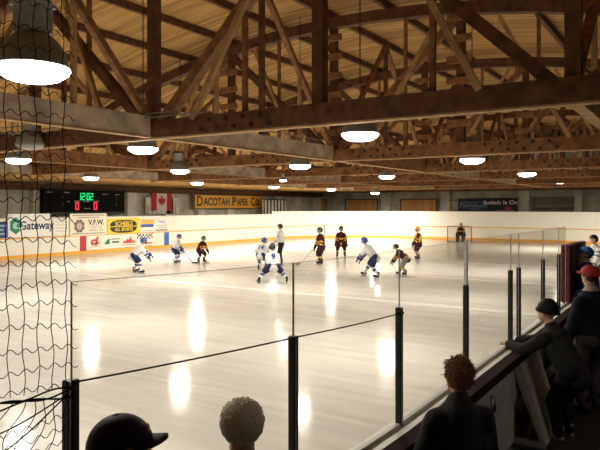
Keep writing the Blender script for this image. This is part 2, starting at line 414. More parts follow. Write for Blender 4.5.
def lamp(u, v, z, label, lit=True, power=PW, s=1.0, rz=0.3):
    t = empty('high_bay_lamp', W(u, v, z), rz, label, 'lamp', 'high-bay lamps under the roof'); t.scale = (s, s, s)
    for nm, me in zip(('reflector', 'lens', 'ballast_housing', 'hook'), lm):
        if nm == 'lens' and not lit: me = me.copy(); me.materials.clear(); me.materials.append(LENSOFF)
        link(bpy.data.objects.new(nm, me), t)
    if lit and power: light((0, 0, -.14), power, t)
    b = bmesh.new(); tube(b, [(0, 0, .94), (0, 0, (roof_z(u)-z)/s-.02)], .012, 6); obj('drop_cord', b, BLACK, t)
for px, e, lb in LAMPS:
    z = F*1.35/e; s = 1.0
    if px == 560: z = 40
    if px == 283: z = 30; s = .5
    if px == 375: z = 52
    u, v = at_depth(px, z); lamp(u, v, H+e*z/F+.0, lb, s=s, power=60 if px == 283 else (PW*.75 if z < 8 else PW if z < 22 else PW*1.5 if z < 32 else PW*3.4))
u, v = at_depth(30, 15.0); lamp(u, v, H+62*15/F, 'unlit high-bay lamp hanging behind the netting', lit=False, s=.95)
# further lamps of the same grid outside the view light the rest of the building
for (u, v) in ((11.2, 3.6), (17, 3.6), (24, 11), (24, 4)):
    lamp(u, v, H+1.35, 'high-bay lamp over the near end of the ice, out of the photo', power=PW*.8)
lamp(-2.5, 5.0, H+1.9, 'dim added fill lamp over the spectator walkway, out of the photo', power=16)  # added unseen fill lamp, lifts the dark spectator side

# ================================================================== FAR BOARDS
rb = empty('rink_boards', W(30, 23, 0), 0, 'white dasher boards with orange rail and yellow kick plate, along the far side and end', 'boards', 'dasher boards of the rink')
inv = Matrix.Translation(-W(30, 23, 0))
def fpart(nm, b, m): b.transform(inv); return obj(nm, b, m, rb)
corner, left = far_path(0)
def fp(d): c, l = far_path(d); return c+l[1:]
b = bmesh.new(); strip(b, fp(0), fp(.12), .0, 1.06); fpart('board_panel', b, BOARD)
b = bmesh.new(); strip(b, fp(-.02), fp(-.001), .02, .22); fpart('kick_plate', b, KICK)
b = bmesh.new(); strip(b, fp(-.02), fp(.12), 1.06, 1.13); fpart('top_rail', b, RAIL)
c0, l0 = far_path(.03); c1, l1 = far_path(.1)
b = bmesh.new(); strip(b, c0[:], c1[:], 1.13, 2.38); fpart('end_shield', b, BOARDE)
b = bmesh.new(); strip(b, l0, l1, 1.13, 2.12)
for k in range(1, 24):
    vv = 42-k*1.6; box(b, (-30.031, vv, 1.14), (-30.02, vv+.02, 2.11), mi=1)
SEAM = mat('seam_grey', (.68, .66, .57), .6); fpart('side_shield', b, [BOARD, SEAM])
b = bmesh.new(); c2, l2 = far_path(-.0); c3, l3 = far_path(.13)
strip(b, l2, l3, 2.12, 2.16); fpart('shield_cap', b, WHITE)
def line_post(px, m, w, nm):
    v, _ = on_side(px, 230, 30); b = bmesh.new(); box(b, (-30.0, v-w/2, .2), (-29.975, v+w/2, 1.06)); fpart(nm, b, m)
line_post(83, RED, .42, 'red_line_mark'); line_post(166.5, BLUE, .42, 'blue_line_mark')
# goal line mark on the rounded corner
u, v = 25.66, 49.4
p = arc((22, 42.3), 0, PI/2, 90, 7.985); i = min(range(len(p)), key=lambda k: abs(phi(325)-math.atan2(p[k][0], p[k][1])))
b = bmesh.new(); beam(b, W(*p[i], .2), W(*p[i], 1.07), .09, .03, up=(1, 1, 0)); fpart('goal_line_mark', b, MAROON)

# ------------------------------------------------------------------ signs on the side shield (u = 30)
ROTL = (PI/2, 0, PI/2); ROTE = (PI/2, 0, 0)
class Sign:
    def __init__(s, px0, px1, py0, py1, m, name, label, U=29.985, t=.02, cat='sign', group=None, border=None):
        pc = (px0+px1)/2
        s.v0, _ = on_side(px0, 200, U); s.v1, _ = on_side(px1, 200, U); s.vc, s.z1 = on_side(pc, py0, U); _, s.z0 = on_side(pc, py1, U)
        s.vc = (s.v0+s.v1)/2
        s.U = U; s.w = s.v1-s.v0; s.h = s.z1-s.z0; s.zc = (s.z0+s.z1)/2
        s.o = empty(name, W(U, s.vc, s.zc), 0, label, cat, group)
        b = bmesh.new(); box(b, (-t, -s.w/2, -s.h/2), (0, s.w/2, s.h/2)); obj('panel', b, m, s.o)
    def rect(s, x0, x1, y0, y1, m, nm='stripe', off=.004):    # fractions from the lower left
        b = bmesh.new(); box(b, (0.0005, (x0-.5)*s.w, (y0-.5)*s.h), (off, (x1-.5)*s.w, (y1-.5)*s.h)); return obj(nm, b, m, s.o)
    def txt(s, t, x, y, size, m, sx=1, shear=0, bold=0, off=.006):
        return text('lettering', t, size*s.h, (off, (x-.5)*s.w, (y-.5)*s.h), ROTL, m, s.o, .002, sx=sx, font_shear=shear, bold=bold)
    def poly(s, pts, m, nm='emblem', off=.005):
        b = bmesh.new(); vs = [b.verts.new((off, (x-.5)*s.w, (y-.5)*s.h)) for x, y in pts]; f = b.faces.new(vs); b.normal_update()
        if f.normal.x < 0: f.normal_flip()
        r = bmesh.ops.extrude_face_region(b, geom=[f])
        for e in r['geom']:
            if isinstance(e, bmesh.types.BMVert): e.co.x += .002
        return obj(nm, b, m, s.o)
    def oval(s, x, y, rx, ry, m, nm='emblem', off=.005, n=28, e=1.0):
        g = lambda c: math.copysign(abs(c)**e, c)
        return s.poly([(x+rx*g(math.cos(2*PI*k/n)), y+ry*g(math.sin(2*PI*k/n))) for k in range(n)], m, nm, off)
NAVY = mat('navy_ink', (.02, .035, .12), .5); GREEN = mat('green_ink', (.015, .22, .13), .5); GREENL = mat('pale_green_ink', (.35, .62, .48), .5)
YEL = mat('yellow_sign', (.85, .60, .03), .5); CREAM = mat('cream_sign', (.80, .74, .58), .5); GREYI = mat('grey_ink', (.33, .32, .29), .6)
INK = mat('black_ink', (.015, .015, .014), .5); LBLUE = mat('blue_ink', (.12, .25, .58), .5); ORNG = mat('orange_ink', (.85, .42, .06), .5)
REDI = mat('red_ink', (.55, .06, .05), .5); SIGNW = mat('white_sign', (.82, .81, .76), .45)
s = Sign(-14, 7.5, 222, 238.5, mat('blue_sign', (.03, .07, .22), .5), 'advertising_sign', 'dark blue sign with pale lettering, left of the green hexagon sign', group='advertising signs on the boards')
for k, (a, c) in enumerate(((.1, .95), (.2, .8), (.15, .9))): s.rect(a, c, .72-k*.25, .80-k*.25, mat('pale_blue_ink', (.35, .5, .65), .5))
s = Sign(8, 51, 213.8, 237, SIGNW, 'advertising_sign', 'white sign with green hexagon emblem reading Gateway', U=29.96, group='advertising signs on the boards')
hx = [(.17+.145*math.cos(PI/6+k*PI/3), .5+.36*math.sin(PI/6+k*PI/3)) for k in range(6)]
s.poly(hx, GREEN); s.poly([(.17+.07*math.cos(PI/6+k*PI/3), .5+.17*math.sin(PI/6+k*PI/3)) for k in range(6)], GREENL, off=.008)
s.poly([(.19, .56), (.33, .56), (.33, .44), (.19, .44)], GREEN, off=.011); s.poly([(.24, .42), (.325, .42), (.325, .36), (.24, .33)], SIGNW, off=.013)
s.txt('Gateway', .655, .48, .50, NAVY, sx=.92, bold=.014)
s = Sign(53.5, 69, 218.5, 235.5, BOARD, 'advertising_sign', 'faded white sign with grey lines of writing, right of the Gateway sign', group='advertising signs on the boards')
for k in range(4): s.rect(.12, .9-.1*(k % 2), .78-k*.18, .83-k*.18, mat('faded_ink', (.55, .56, .56), .6))
s = Sign(70, 106.5, 213.5, 235.2, CREAM, 'advertising_sign', 'cream sign with round red and grey emblem reading V.F.W.', U=29.95, group='advertising signs on the boards')
s.rect(.06, .95, .90, .945, GREYI); s.rect(.22, .80, .80, .84, GREYI); s.rect(.06, .95, .06, .11, GREYI)
s.oval(.245, .43, .125, .27, REDI, e=.9)
for k in range(8):
    a = k*PI/4+.4; s.oval(.245+.115*math.cos(a), .43+.25*math.sin(a), .035, .07, mat('dark_green_ink', (.1, .15, .12), .5), off=.008, n=8)
s.oval(.245, .43, .08, .17, mat('grey_emblem', (.30, .38, .36), .5), off=.011); s.oval(.245, .43, .045, .1, CREAM, off=.014, n=10); s.oval(.245, .43, .03, .075, GREYI, off=.017, n=10)
s.txt('V.F.W.', .71, .58, .34, INK, sx=.95, bold=.012); s.txt('POST 762', .71, .37, .15, GREYI); s.txt('FARGO, ND', .71, .22, .15, GREYI)
s = Sign(107.3, 139.5, 218.3, 234.4, YEL, 'advertising_sign', 'yellow sign with black oval reading SCHEELS ALL SPORTS', group='advertising signs on the boards')
s.oval(.5, .5, .42, .40, INK, e=.7); s.txt('SCHEELS', .5, .66, .36, YEL, sx=1.0, bold=.008, off=.012); s.txt('ALL SPORTS', .5, .31, .28, YEL, sx=.95, bold=.006, off=.012); s.rect(.06, .94, .475, .52, YEL, off=.012)
s = Sign(140.5, 153.7, 217.5, 233.5, BOARD, 'advertising_sign', 'small white sign with orange and blue bands, right of the yellow sign', group='advertising signs on the boards')
s.rect(.08, .96, .60, .88, ORNG); s.rect(.03, .98, .40, .58, mat('dark_blue_ink', (.03, .08, .35), .5)); s.rect(.1, .9, .12, .22, mat('faded_ink', (.5, .5, .5)))
s = Sign(154.5, 168, 217, 233, BOARD, 'advertising_sign', 'small white sign with slanted blue lettering above the blue line', group='advertising signs on the boards')
s.txt('Fitness', .5, .72, .30, LBLUE, sx=.75, shear=.3); s.rect(.1, .95, .46, .50, GREYI); s.rect(.2, .9, .32, .36, GREYI); s.rect(.08, .95, .12, .24, GREYI)
# painted adverts on the lower boards
s = Sign(86.5, 102, 236.8, 253, BOARD, 'painted_advert', 'red round emblem advert painted low on the boards beside the red line', U=29.988, t=.01, group='adverts on the lower boards')
s.oval(.5, .66, .24, .2, REDI, e=.9); s.oval(.5, .62, .13, .10, BOARD, off=.008, n=14); s.poly([(.28, .55), (.85, .55), (.85, .64), (.28, .64)], REDI, off=.01); s.poly([(.52, .45), (.66, .45), (.78, 1.0), (.64, 1.0)], REDI, off=.01)
s.rect(.1, .95, .36, .40, mat('faint_red_ink', (.65, .35, .3))); s.rect(.25, .85, .12, .2, REDI)
s = Sign(103, 120.5, 236, 251.8, BOARD, 'painted_advert', 'green wing emblem advert with grey writing on the lower boards', U=29.988, t=.01, group='adverts on the lower boards')
s.poly([(.06, .5), (.38, .5), (.38, .85), (.22, .78)], GREEN); s.rect(.42, .98, .76, .84, GREYI); s.rect(.5, .92, .56, .66, INK); s.rect(.08, .95, .14, .22, GREYI)
s = Sign(121.5, 136, 235.5, 250.5, BOARD, 'painted_advert', 'red ragged peak emblem advert on the lower boards', U=29.988, t=.01, group='adverts on the lower boards')
s.poly([(.05, .5), (.98, .5), (.8, .72), (.72, .62), (.6, .95), (.48, .7), (.4, .82), (.28, .62), (.2, .7)], REDI); s.rect(.05, .95, .36, .43, mat('faint_red_ink', (.65, .35, .3))); s.rect(.2, .85, .16, .23, REDI)
s = Sign(137, 152.5, 233.2, 248.5, BOARD, 'painted_advert', 'crossed chequered flags advert on the lower boards', U=29.988, t=.01, group='adverts on the lower boards')
for sg in (-1, 1):
    for i_ in range(5):
        for j_ in range(3):
            if (i_+j_) % 2 == 0:
                x = .5+sg*(.08+i_*.085); y = .62+j_*.11+(.06 if i_ > 2 else 0)
                s.poly([(x, y), (x+sg*.085, y), (x+sg*.085, y+.11), (x, y+.11)], INK)
    s.poly([(.5-sg*.1, .35), (.5-sg*.06, .35), (.5+sg*.1, .95), (.5+sg*.07, .95)], INK, off=.008)
s.rect(.55, .98, .30, .38, REDI); s.rect(.5, .95, .12, .18, REDI)

# ------------------------------------------------------------------ scoreboard, flag, big sign, banner, shutters
GLG = mat('green_digit', (.0, .2, .05), .5, emit=(.02, 1, .28), estr=1.0); GLR = mat('red_digit', (.3, 0, 0), .5, emit=(1, .03, .06), estr=1.2)
SEG = {'0': 'abcdef', '1': 'bc', '2': 'abged'}
def digit(b, ch, y, z, w, h, t):
    x0, x1 = .0, .01
    S = {'a': (y, z+h-t, y+w, z+h), 'g': (y, z+h/2-t/2, y+w, z+h/2+t/2), 'd': (y, z, y+w, z+t), 'f': (y, z+h/2, y+t, z+h), 'e': (y, z, y+t, z+h/2), 'b': (y+w-t, z+h/2, y+w, z+h), 'c': (y+w-t, z, y+w, z+h/2)}
    for c in SEG[ch]: a = S[c]; box(b, (x0, a[0], a[1]), (x1, a[2], a[3]))
s = Sign(43, 124.5, 189.3, 214.5, mat('scoreboard_black', (.006, .007, .0065), .7, .1), 'scoreboard', 'large black scoreboard with green 12:02 clock and two red zeros', U=32.9, t=.3, cat='scoreboard')
s.rect(0, 1, .965, .985, mat('dark_grey_trim', (.03, .03, .03)), 'frame_edge'); s.rect(0, 1, .0, .1, mat('dark_grey_trim', (.03, .03, .03)), 'frame_edge')
b = bmesh.new(); sc = s.w
hh = .29*s.h; zz = (.70-.5)*s.h-hh/2+.02
for ch, x in (('1', .40), ('2', .443), ('0', .503), ('2', .547)): digit(b, ch, (x-.5)*sc, zz, .034*sc, hh, .009*sc)
for q in (.3, .7): box(b, (0, (.486-.5)*sc, zz+hh*q-.03), (.01, (.492-.5)*sc, zz+hh*q+.03))
o = obj('clock_digits', b, GLG, s.o); o['label'] = 'green clock digits'
for x in (.365, .59):
    b = bmesh.new(); digit(b, '0', (x-.5)*sc, (.18-.5)*s.h, .045*sc, .31*s.h, .013*sc); o = obj('score_digit', b, GLR, s.o); o['label'] = 'red score digit'
DIM = mat('dim_white_ink', (.35, .36, .34), .6)
for (x0, x1, y) in ((.04, .10, .84), (.22, .30, .84), (.70, .77, .80), (.87, .93, .80), (.35, .42, .51), (.46, .54, .51), (.59, .66, .51), (.47, .55, .22), (.27, .30, .49)): s.rect(x0, x1, y, y+.035, DIM, 'caption_mark')
for x in (.215, .885):
    for y in (.35, .41, .62, .69): s.rect(x, x+.006, y, y+.03, DIM, 'indicator')
# flag
s = Sign(151.5, 171.8, 191.3, 210.8, mat('flag_white', (.78, .74, .70), .8), 'flag', 'red and white flag with a red maple leaf hanging on the wall', U=33.2, t=.02, cat='flag')
FR = mat('flag_red', (.52, .03, .045), .8); s.rect(0, .25, 0, 1, FR, 'red_band'); s.rect(.75, 1, 0, 1, FR, 'red_band')
leaf = [(0, -.50), (.02, -.26), (.26, -.30), (.20, -.18), (.44, .02), (.36, .06), (.40, .24), (.24, .20), (.20, .28), (.08, .14), (.14, .40), (.06, .36), (0, .52)]
leaf = leaf+[(-x, y) for x, y in leaf[-2:0:-1]]
s.poly([(.5+x*.46, .5+y*.62) for x, y in leaf], FR, 'maple_leaf')
# grey bleacher panel behind the flag and a dark rack
s2 = Sign(146, 179, 197.5, 214, CONCL, 'wall_panel', 'pale grey ribbed panel behind the flag', U=33.25, t=.1, cat='panel')
for k in range(7): s2.rect(.03+k*.14, .06+k*.14, .02, .55, GREYI, 'rib')
# orange sign
ORS = mat('orange_sign', (.86, .45, .05), .5)
s = Sign(194.5, 261.5, 195, 208.8, ORS, 'advertising_sign', 'long orange sign on the wall reading DACOTAH PAPER CO.', U=33.0, t=.06)
s.rect(0, 1, 0, .045, INK, 'border'); s.rect(0, 1, .955, 1, INK, 'border'); s.rect(0, .006, 0, 1, INK, 'border'); s.rect(.994, 1, 0, 1, INK, 'border')
D = s.h
def st(t, x, size, wd):
    o = s.txt(t, x, .5-.02*(size < .8), size, INK, bold=.02)
    xs = [v.co.x for v in o.data.vertices]; o.scale = (wd*s.w/(max(xs)-min(xs)), 1, 1)
st('D', .068, .98, .075); st('ACOTAH', .305, .72, .37); st('P', .555, .90, .062); st('APER', .685, .72, .175); st('C', .855, .90, .062); st('O.', .935, .72, .075)
# rack of pale boards with dark slats
s = Sign(262.5, 286, 199.5, 214, CONCL, 'bleacher_rack', 'rack of pale boards with dark uprights right of the orange sign', U=32.2, t=.05, cat='rack')
for k in range(7): s.rect(.04+k*.14, .08+k*.14, -.1, 1.0, BLACK, 'upright', off=.03)
s.rect(0, 1, .96, 1.02, BLACK, 'rail', off=.03)

class ESign(Sign):
    def __init__(s, px0, px1, py0, py1, m, name, label, V=56.5, t=.03, cat='sign', group=None):
        pc = (px0+px1)/2
        s.u0, _ = on_end(px0, 200, V); s.u1, _ = on_end(px1, 200, V); _, s.z1 = on_end(pc, py0, V); _, s.z0 = on_end(pc, py1, V)
        s.w = s.u0-s.u1; s.h = s.z1-s.z0; s.o = empty(name, W((s.u0+s.u1)/2, V, (s.z0+s.z1)/2), 0, label, cat, group)
        b = bmesh.new(); box(b, (-s.w/2, 0, -s.h/2), (s.w/2, t, s.h/2)); obj('panel', b, m, s.o)
    def rect(s, x0, x1, y0, y1, m, nm='stripe', off=.006):
        b = bmesh.new(); box(b, ((x0-.5)*s.w, -off, (y0-.5)*s.h), ((x1-.5)*s.w, -.0005, (y1-.5)*s.h)); return obj(nm, b, m, s.o)
    def txt(s, t, x, y, size, m, sx=1, shear=0, bold=0, off=.012):
        return text('lettering', t, size*s.h, ((x-.5)*s.w, -off, (y-.5)*s.h), ROTE, m, s.o, .002, sx=sx, font_shear=shear, bold=bold)
for (p0, p1, lb) in ((305, 326, 'small wooden shutter on the end wall, first from the orange sign'), (346, 377, 'wooden shutter on the end wall, second from the orange sign'), (401, 436, 'wide wooden shutter on the end wall beside the dark banner')):
    s = ESign(p0, p1, 199.5, 213.5, PLY, 'window_shutter', lb, cat='shutter', group='wooden shutters on the end wall')
    s.rect(-.03, 1.03, .97, 1.04, DARKWOOD, 'frame_edge', .04); s.rect(-.03, 0, 0, 1, DARKWOOD, 'frame_edge', .04); s.rect(1, 1.03, 0, 1, DARKWOOD, 'frame_edge', .04)
s = ESign(458, 517.5, 198, 211.8, mat('banner_navy', (.012, .02, .07), .6), 'banner', 'dark banner with teal script and white writing on the end wall', V=56.3, cat='banner')
s.rect(.49, 1, 0, 1, mat('banner_black', (.012, .012, .013), .6), 'black_half'); TEAL = mat('teal_ink', (.13, .28, .28), .5)
s.rect(.04, .44, .66, .70, TEAL, 'brush_stroke', .01); s.rect(.2, .4, .18, .22, TEAL, 'brush_stroke', .01)
s.txt('Turnbulls', .25, .46, .42, TEAL, sx=1.35, shear=.3, bold=.01); s.txt('Switch Is On!', .74, .66, .38, SIGNW, sx=1.25, bold=.015); s.rect(.8, .9, .2, .36, REDI, 'red_emblem', .01); s.rect(.64, .95, .08, .13, GREYI, 'caption_mark', .01)
for z in (.85, .15): s.rect(-.16, -.0, z-.05, z+.05, PALEWOOD, 'mounting_slat')
s = ESign(532, 574, 197, 212.5, mat('faded_tan_sign', (.20, .185, .14), .7), 'wall_sign', 'faded tan sign with worn writing on the end wall, right of the banner', V=56.5)
s.rect(.05, .48, .38, .46, GREYI); s.rect(.55, .95, .42, .5, GREYI); s.rect(.05, .45, .2, .28, mat('dark_ink', (.05, .05, .05))); s.rect(.6, .95, .24, .3, mat('dark_ink', (.05, .05, .05)))

# ================================================================== NEAR BOARDS WITH GLASS
nb = empty('rink_boards', W(1.95, 6, 0), 0, 'near dasher boards with dark ledge, clear panes and metal posts along the spectator side', 'boards', 'dasher boards of the rink')
inv2 = Matrix.Translation(-W(1.95, 6, 0))
def npart(nm, b, m): b.transform(inv2); return obj(nm, b, m, nb)
b = bmesh.new(); strip(b, near_path(-.0), near_path(.06), .0, 1.04); npart('board_panel', b, BOARD)
b = bmesh.new(); strip(b, near_path(-.01), near_path(-.001), .02, .22); npart('kick_plate', b, KICK)
b = bmesh.new(); strip(b, near_path(-.05), near_path(.14), 1.04, 1.09); npart('ledge', b, WHITE)
b = bmesh.new(); strip(b, near_path(.141), near_path(.27), 1.00, 1.095); npart('ledge_edge', b, mat('dark_maroon_edge', (.022, .008, .010), .85, .1))
b = bmesh.new(); strip(b, near_path(.02), near_path(.05), 1.09, 1.115); npart('glass_channel', b, mat('grey_channel', (.5, .49, .44), .5, .5))
b = bmesh.new(); strip(b, near_path(.18), near_path(.21), .55, .95); npart('back_panel', b, OFFW)
b = bmesh.new(); strip(b, near_path(.14), near_path(.23), .16, .30); npart('back_rail', b, DARKWOOD)
def near_uv(v, d=0.0):
    if v >= 4.3: return (1.95-d, v)
    R = 8+d; return (9.95-math.sqrt(R*R-(4.3-v)**2), v)
def post(v, top=1.99, w=.045, dd=.05, bot=1.095):
    u, vv = near_uv(v, -.035+.07)
    b = bmesh.new(); box(b, (-u-dd/2, vv-w/2, bot), (-u+dd/2, vv+w/2, top), bev=.006)
    box(b, (-u-dd/2-.004, vv-.006, bot), (-u+dd/2+.004, vv+.006, top-.01)); npart('post', b, POST)
    b = bmesh.new(); box(b, (-u+dd/2+.0045, vv-w/2+.002, bot), (-u+dd/2+.007, vv-w/2+.009, top)); npart('post_edge', b, STEEL)
PV = [1.75, 3.05, 4.36, 5.96, 7.65, 8.06, 9.5, 10.7]
for i, v in enumerate(PV): post(v, w=.062 if i == 0 else .045)
b = bmesh.new(); box(b, (-1.93, 5.945, 1.99), (-1.90, 5.975, 2.42)); npart('painted_glint', b, WHITE)  # thin white strip standing in for a bright reflection streak on the glass
EDGE = mat('glass_edge', (.75, .75, .68), .7, .1)
def pane(v0, v1, ztop=2.42, z0=1.12):
    b = bmesh.new(); n = 4
    pts = [near_uv(v0+(v1-v0)*k/n, .035) for k in range(n+1)]
    vs = [[b.verts.new(W(*p, z)) for p in pts] for z in (z0, ztop)]
    for k in range(n): b.faces.new((vs[0][k], vs[0][k+1], vs[1][k+1], vs[1][k]))
    g = npart('glass_pane', b, GLASS)
    b = bmesh.new()
    tube(b, [W(*p, ztop) for p in pts], .0018, 4); tube(b, [W(*pts[0], z0), W(*pts[0], ztop)], .0045, 4); tube(b, [W(*pts[-1], z0), W(*pts[-1], ztop)], .0045, 4)
    b.transform(inv2); obj('polished_edge', b, EDGE, g)
vs_ = [1.75]+PV[1:5]; 
for a, c in zip(vs_, vs_[1:]): pane(a+.003, c-.003)
pane(8.08, 9.48); pane(9.52, 10.68); pane(10.72, 11.3); pane(7.68, 8.04)
# maroon padded gate and its pale edge post
b = bmesh.new(); box(b, (-2.02, 11.45, 1.10), (-1.86, 12.75, 2.09), bev=.02); npart('maroon_gate', b, MAROON)
b = bmesh.new(); box(b, (-2.0, 12.1, 1.12), (-1.845, 12.14, 2.07)); npart('gate_seam', b, BLACK)
b = bmesh.new(); box(b, (-2.0, 12.76, 1.10), (-1.86, 13.15, 2.09), bev=.01); npart('gate_post', b, OFFW)
# far bench frame post
b = bmesh.new(); box(b, (-1.72, 14.6, .15), (-1.62, 14.72, 2.25)); npart('bench_post', b, OFFW)
# raking props on the spectator side
def gusset(v0, v1):
    b = bmesh.new()
    pts = [(1.69, v0, 1.0), (1.69, v1, 1.0), (1.40, v1, .15), (1.40, v0, .15)]
    n = Vector((.0, 0, 0))
    a = [b.verts.new(W(*p)) for p in pts]; c = [b.verts.new(W(p[0]+.03, p[1], p[2]-.01)) for p in pts]
    b.faces.new(a); b.faces.new(c[::-1])
    for k in range(4): b.faces.new((a[k], c[k], c[(k+1) % 4], a[(k+1) % 4]))
    bmesh.ops.recalc_face_normals(b, faces=b.faces); npart('raking_panel', b, OFFW)
def aframe(v):
    b = bmesh.new()
    beam(b, W(1.70, v, .98), W(1.40, v, .19), .045, .05, up=(0, 1, 0)); beam(b, W(1.38, v, .19), W(1.88, v, .19), .045, .06); beam(b, W(1.8, v, .2), W(1.8, v, .98), .045, .05, up=(0, 1, 0))
    npart('brace_frame', b, mat('white_frame', (.33, .31, .27), .6))
gusset(7.15, 8.05); aframe(7.0); gusset(8.6, 9.6); gusset(10, 11.2); gusset(2.6, 3.4)
for (v0, v1) in ((4.5, 6.95),):
    b = bmesh.new(); box(b, (-1.74, v0, .2), (-1.70, v1, .99)); npart('plywood_panel', b, OFFW)
# dark handle bar fixed to the panel
b = bmesh.new(); tube(b, [W(1.62, 5.0, .74), W(1.56, 5.05, .8), W(1.52, 5.5, .98), W(1.6, 5.75, 1.0)], .025, 8); props(obj('handle_bar', b, BLACK), 'black bar leaning against the pale panel right of the curly haired person', 'bar')

# cable strung over the post tops
def cable(points, r, sag=.0, n=24):
    out = []
    for a, c in zip(points, points[1:]):
        for k in range(n): t = k/n; q = a.lerp(c, t); q.z -= sag*4*t*(1-t); out.append(q)
    return out+[points[-1]]
pa = W(*near_uv(1.75, .07), 1.985); pb = W(*near_uv(3.05, .07), 1.99); pc = W(*near_uv(4.3, .07), 1.955)
b = bmesh.new(); tube(b, cable([pa, pb, pc], .004, .006), .0045, 6)
wc = obj('wire_cable', b, BLACK); props(wc, 'thin black cable strung between the metal posts in front of the ice', 'cable')
b = bmesh.new(); tube(b, [pc, pc+Vector((.0, .02, .02)), pc+Vector((.01, .04, .0)), pc+Vector((0, .03, -.02)), pc], .006, 6); tube(b, [pc+Vector((0, -.06, 0)), pc+Vector((0, -.02, .01))], .012, 6); obj('hook', b, BLACK, wc)

# protective netting: wavy cords hung outside the boards at the left
NETM = mat('black_net_cord', (.006, .006, .006), .8, .1)
def net_uv(s):   # s metres left of the post along the boards
    return near_uv(1.70-s*.93, .12)
b = bmesh.new(); cell = .058; ncord = 18; top = 4.35
for k in range(ncord):
    pts = []
    for j in range(46):
        z = 1.98+(top-1.98)*j/45
        s_ = (k+.35)*cell*(1+.0*z)+.006*math.sin(j*1.3+k)+.03*((z-2)/2.4)
        u, v = net_uv(s_); pts.append(W(u, v, z))
    tube(b, pts, .0019, 4)
nrow = 27
for j in range(nrow):
    z0 = 1.99+j*.0885; pts = []
    for m in range(ncord*6+4):
        s_ = (m-3)/6*cell+.03*((z0-2)/2.4); ph = (s_/cell)*2*PI
        z = z0+.011*math.sin(ph)+.008*math.sin(s_*9+j*1.7)-.012*max(0, 1-s_/.06)
        u, v = net_uv(s_); pts.append(W(u, v, z))
    tube(b, pts, .0019, 4)
nt_ = obj('safety_net', b, NETM); props(nt_, 'black cord safety net hanging beside the double post at the left', 'net')
b = bmesh.new()
for q in range(3):
    pts = []
    for m in range(40):
        s_ = m/39*1.0; u, v = net_uv(s_-.01); pts.append(W(u, v, 1.975-.03*s_+.012*math.sin(s_*21+q*2)-.012*q))
    tube(b, pts, .004, 5)
for q in range(2):   # gathered strands sagging from the post
    pts = []
    for m in range(30):
        t = m/29; u, v = net_uv(t*.42); pts.append(W(u+.02, v, 1.95-(.10+.07*q)*math.sin(t*PI*.62)-.16*t*t*(q+1)/4))
    tube(b, pts, .0035, 5)
obj('border_rope', b, NETM, nt_)
b = bmesh.new()
for k in range(9):
    pts = []
    for m in range(26):
        t = m/25; s_ = k*cell*.9+.02*math.sin(t*8+k)+.10*t; dr = .40*math.exp(-k*.08)
        u, v = net_uv(s_); pts.append(W(u-.01, v, 1.96-dr*t))
    tube(b, pts, .0019, 4)
for j in range(7):
    pts = []
    for m in range(50):
        s_ = m/49*.62; z = 1.90-j*.058-.05*math.sin(s_/.62*PI)+.013*math.sin(s_/cell*2*PI+j)
        z = min(z, 1.95); z -= .02*(1-s_); u, v = net_uv(s_+.02*j); pts.append(W(u-.01, v, z))
    tube(b, pts, .0019, 4)
obj('sagging_skirt', b, NETM, nt_)

# ================================================================== PEOPLE
SKIN = mat('skin', (.62, .36, .25), .5); MOUTH = mat('lips', (.35, .10, .09), .5); EYE = mat('eye', (.03, .02, .02), .3)
def hand_mesh():
    b = bmesh.new()
    ellip(b, (0, .05, 0), (.040, .055, .016))
    for i, (x, L) in enumerate(((-.030, .060), (-.010, .072), (.010, .078), (.030, .070))):
        y0 = .085+(.006 if i in (1, 2) else 0)
        capsule(b, (x, y0, 0), (x*1.1, y0+L*.5, -.012), .0095, .0085, 8); capsule(b, (x*1.1, y0+L*.5, -.012), (x*1.05, y0+L*.75, -.045), .0085, .007, 8)
    capsule(b, (.030, .03, -.004), (.062, .065, -.016), .013, .010, 8); capsule(b, (.062, .065, -.016), (.060, .095, -.032), .010, .008, 8)
    capsule(b, (0, -.02, 0), (0, .03, 0), .022, .026)
    return remesh(b, .004, 2)
HAND = hand_mesh()
HCACHE = {}
def hand(parent, pos, direc, side, m, name, sc=1.0):
    key = (m.name, side)
    if key not in HCACHE:
        me = HAND.copy(); me.materials.append(m)
        if side < 0: me.transform(Matrix.Scale(-1, 4, (1, 0, 0))); me.flip_normals()
        HCACHE[key] = me
    o = link(bpy.data.objects.new(name, HCACHE[key]), parent)
    y = Vector(direc).normalized(); up = Vector((0, .25, 1)); x = y.cross(up).normalized(); z = x.cross(y)
    M = Matrix((x, y, z)).transposed().to_4x4(); M.translation = Vector(pos); o.matrix_local = M @ Matrix.Scale(sc, 4)
    return o
def ik(a, c, l1, l2, pole):
    a = Vector(a); c = Vector(c); d = c-a; L = min(d.length, (l1+l2)*.995); dn = d.normalized(); c = a+dn*L
    x = (l1*l1-l2*l2+L*L)/(2*L); h = math.sqrt(max(l1*l1-x*x, 0))
    p = Vector(pole); p = (p-dn*p.dot(dn)).normalized()
    return a+dn*x+p*h, c

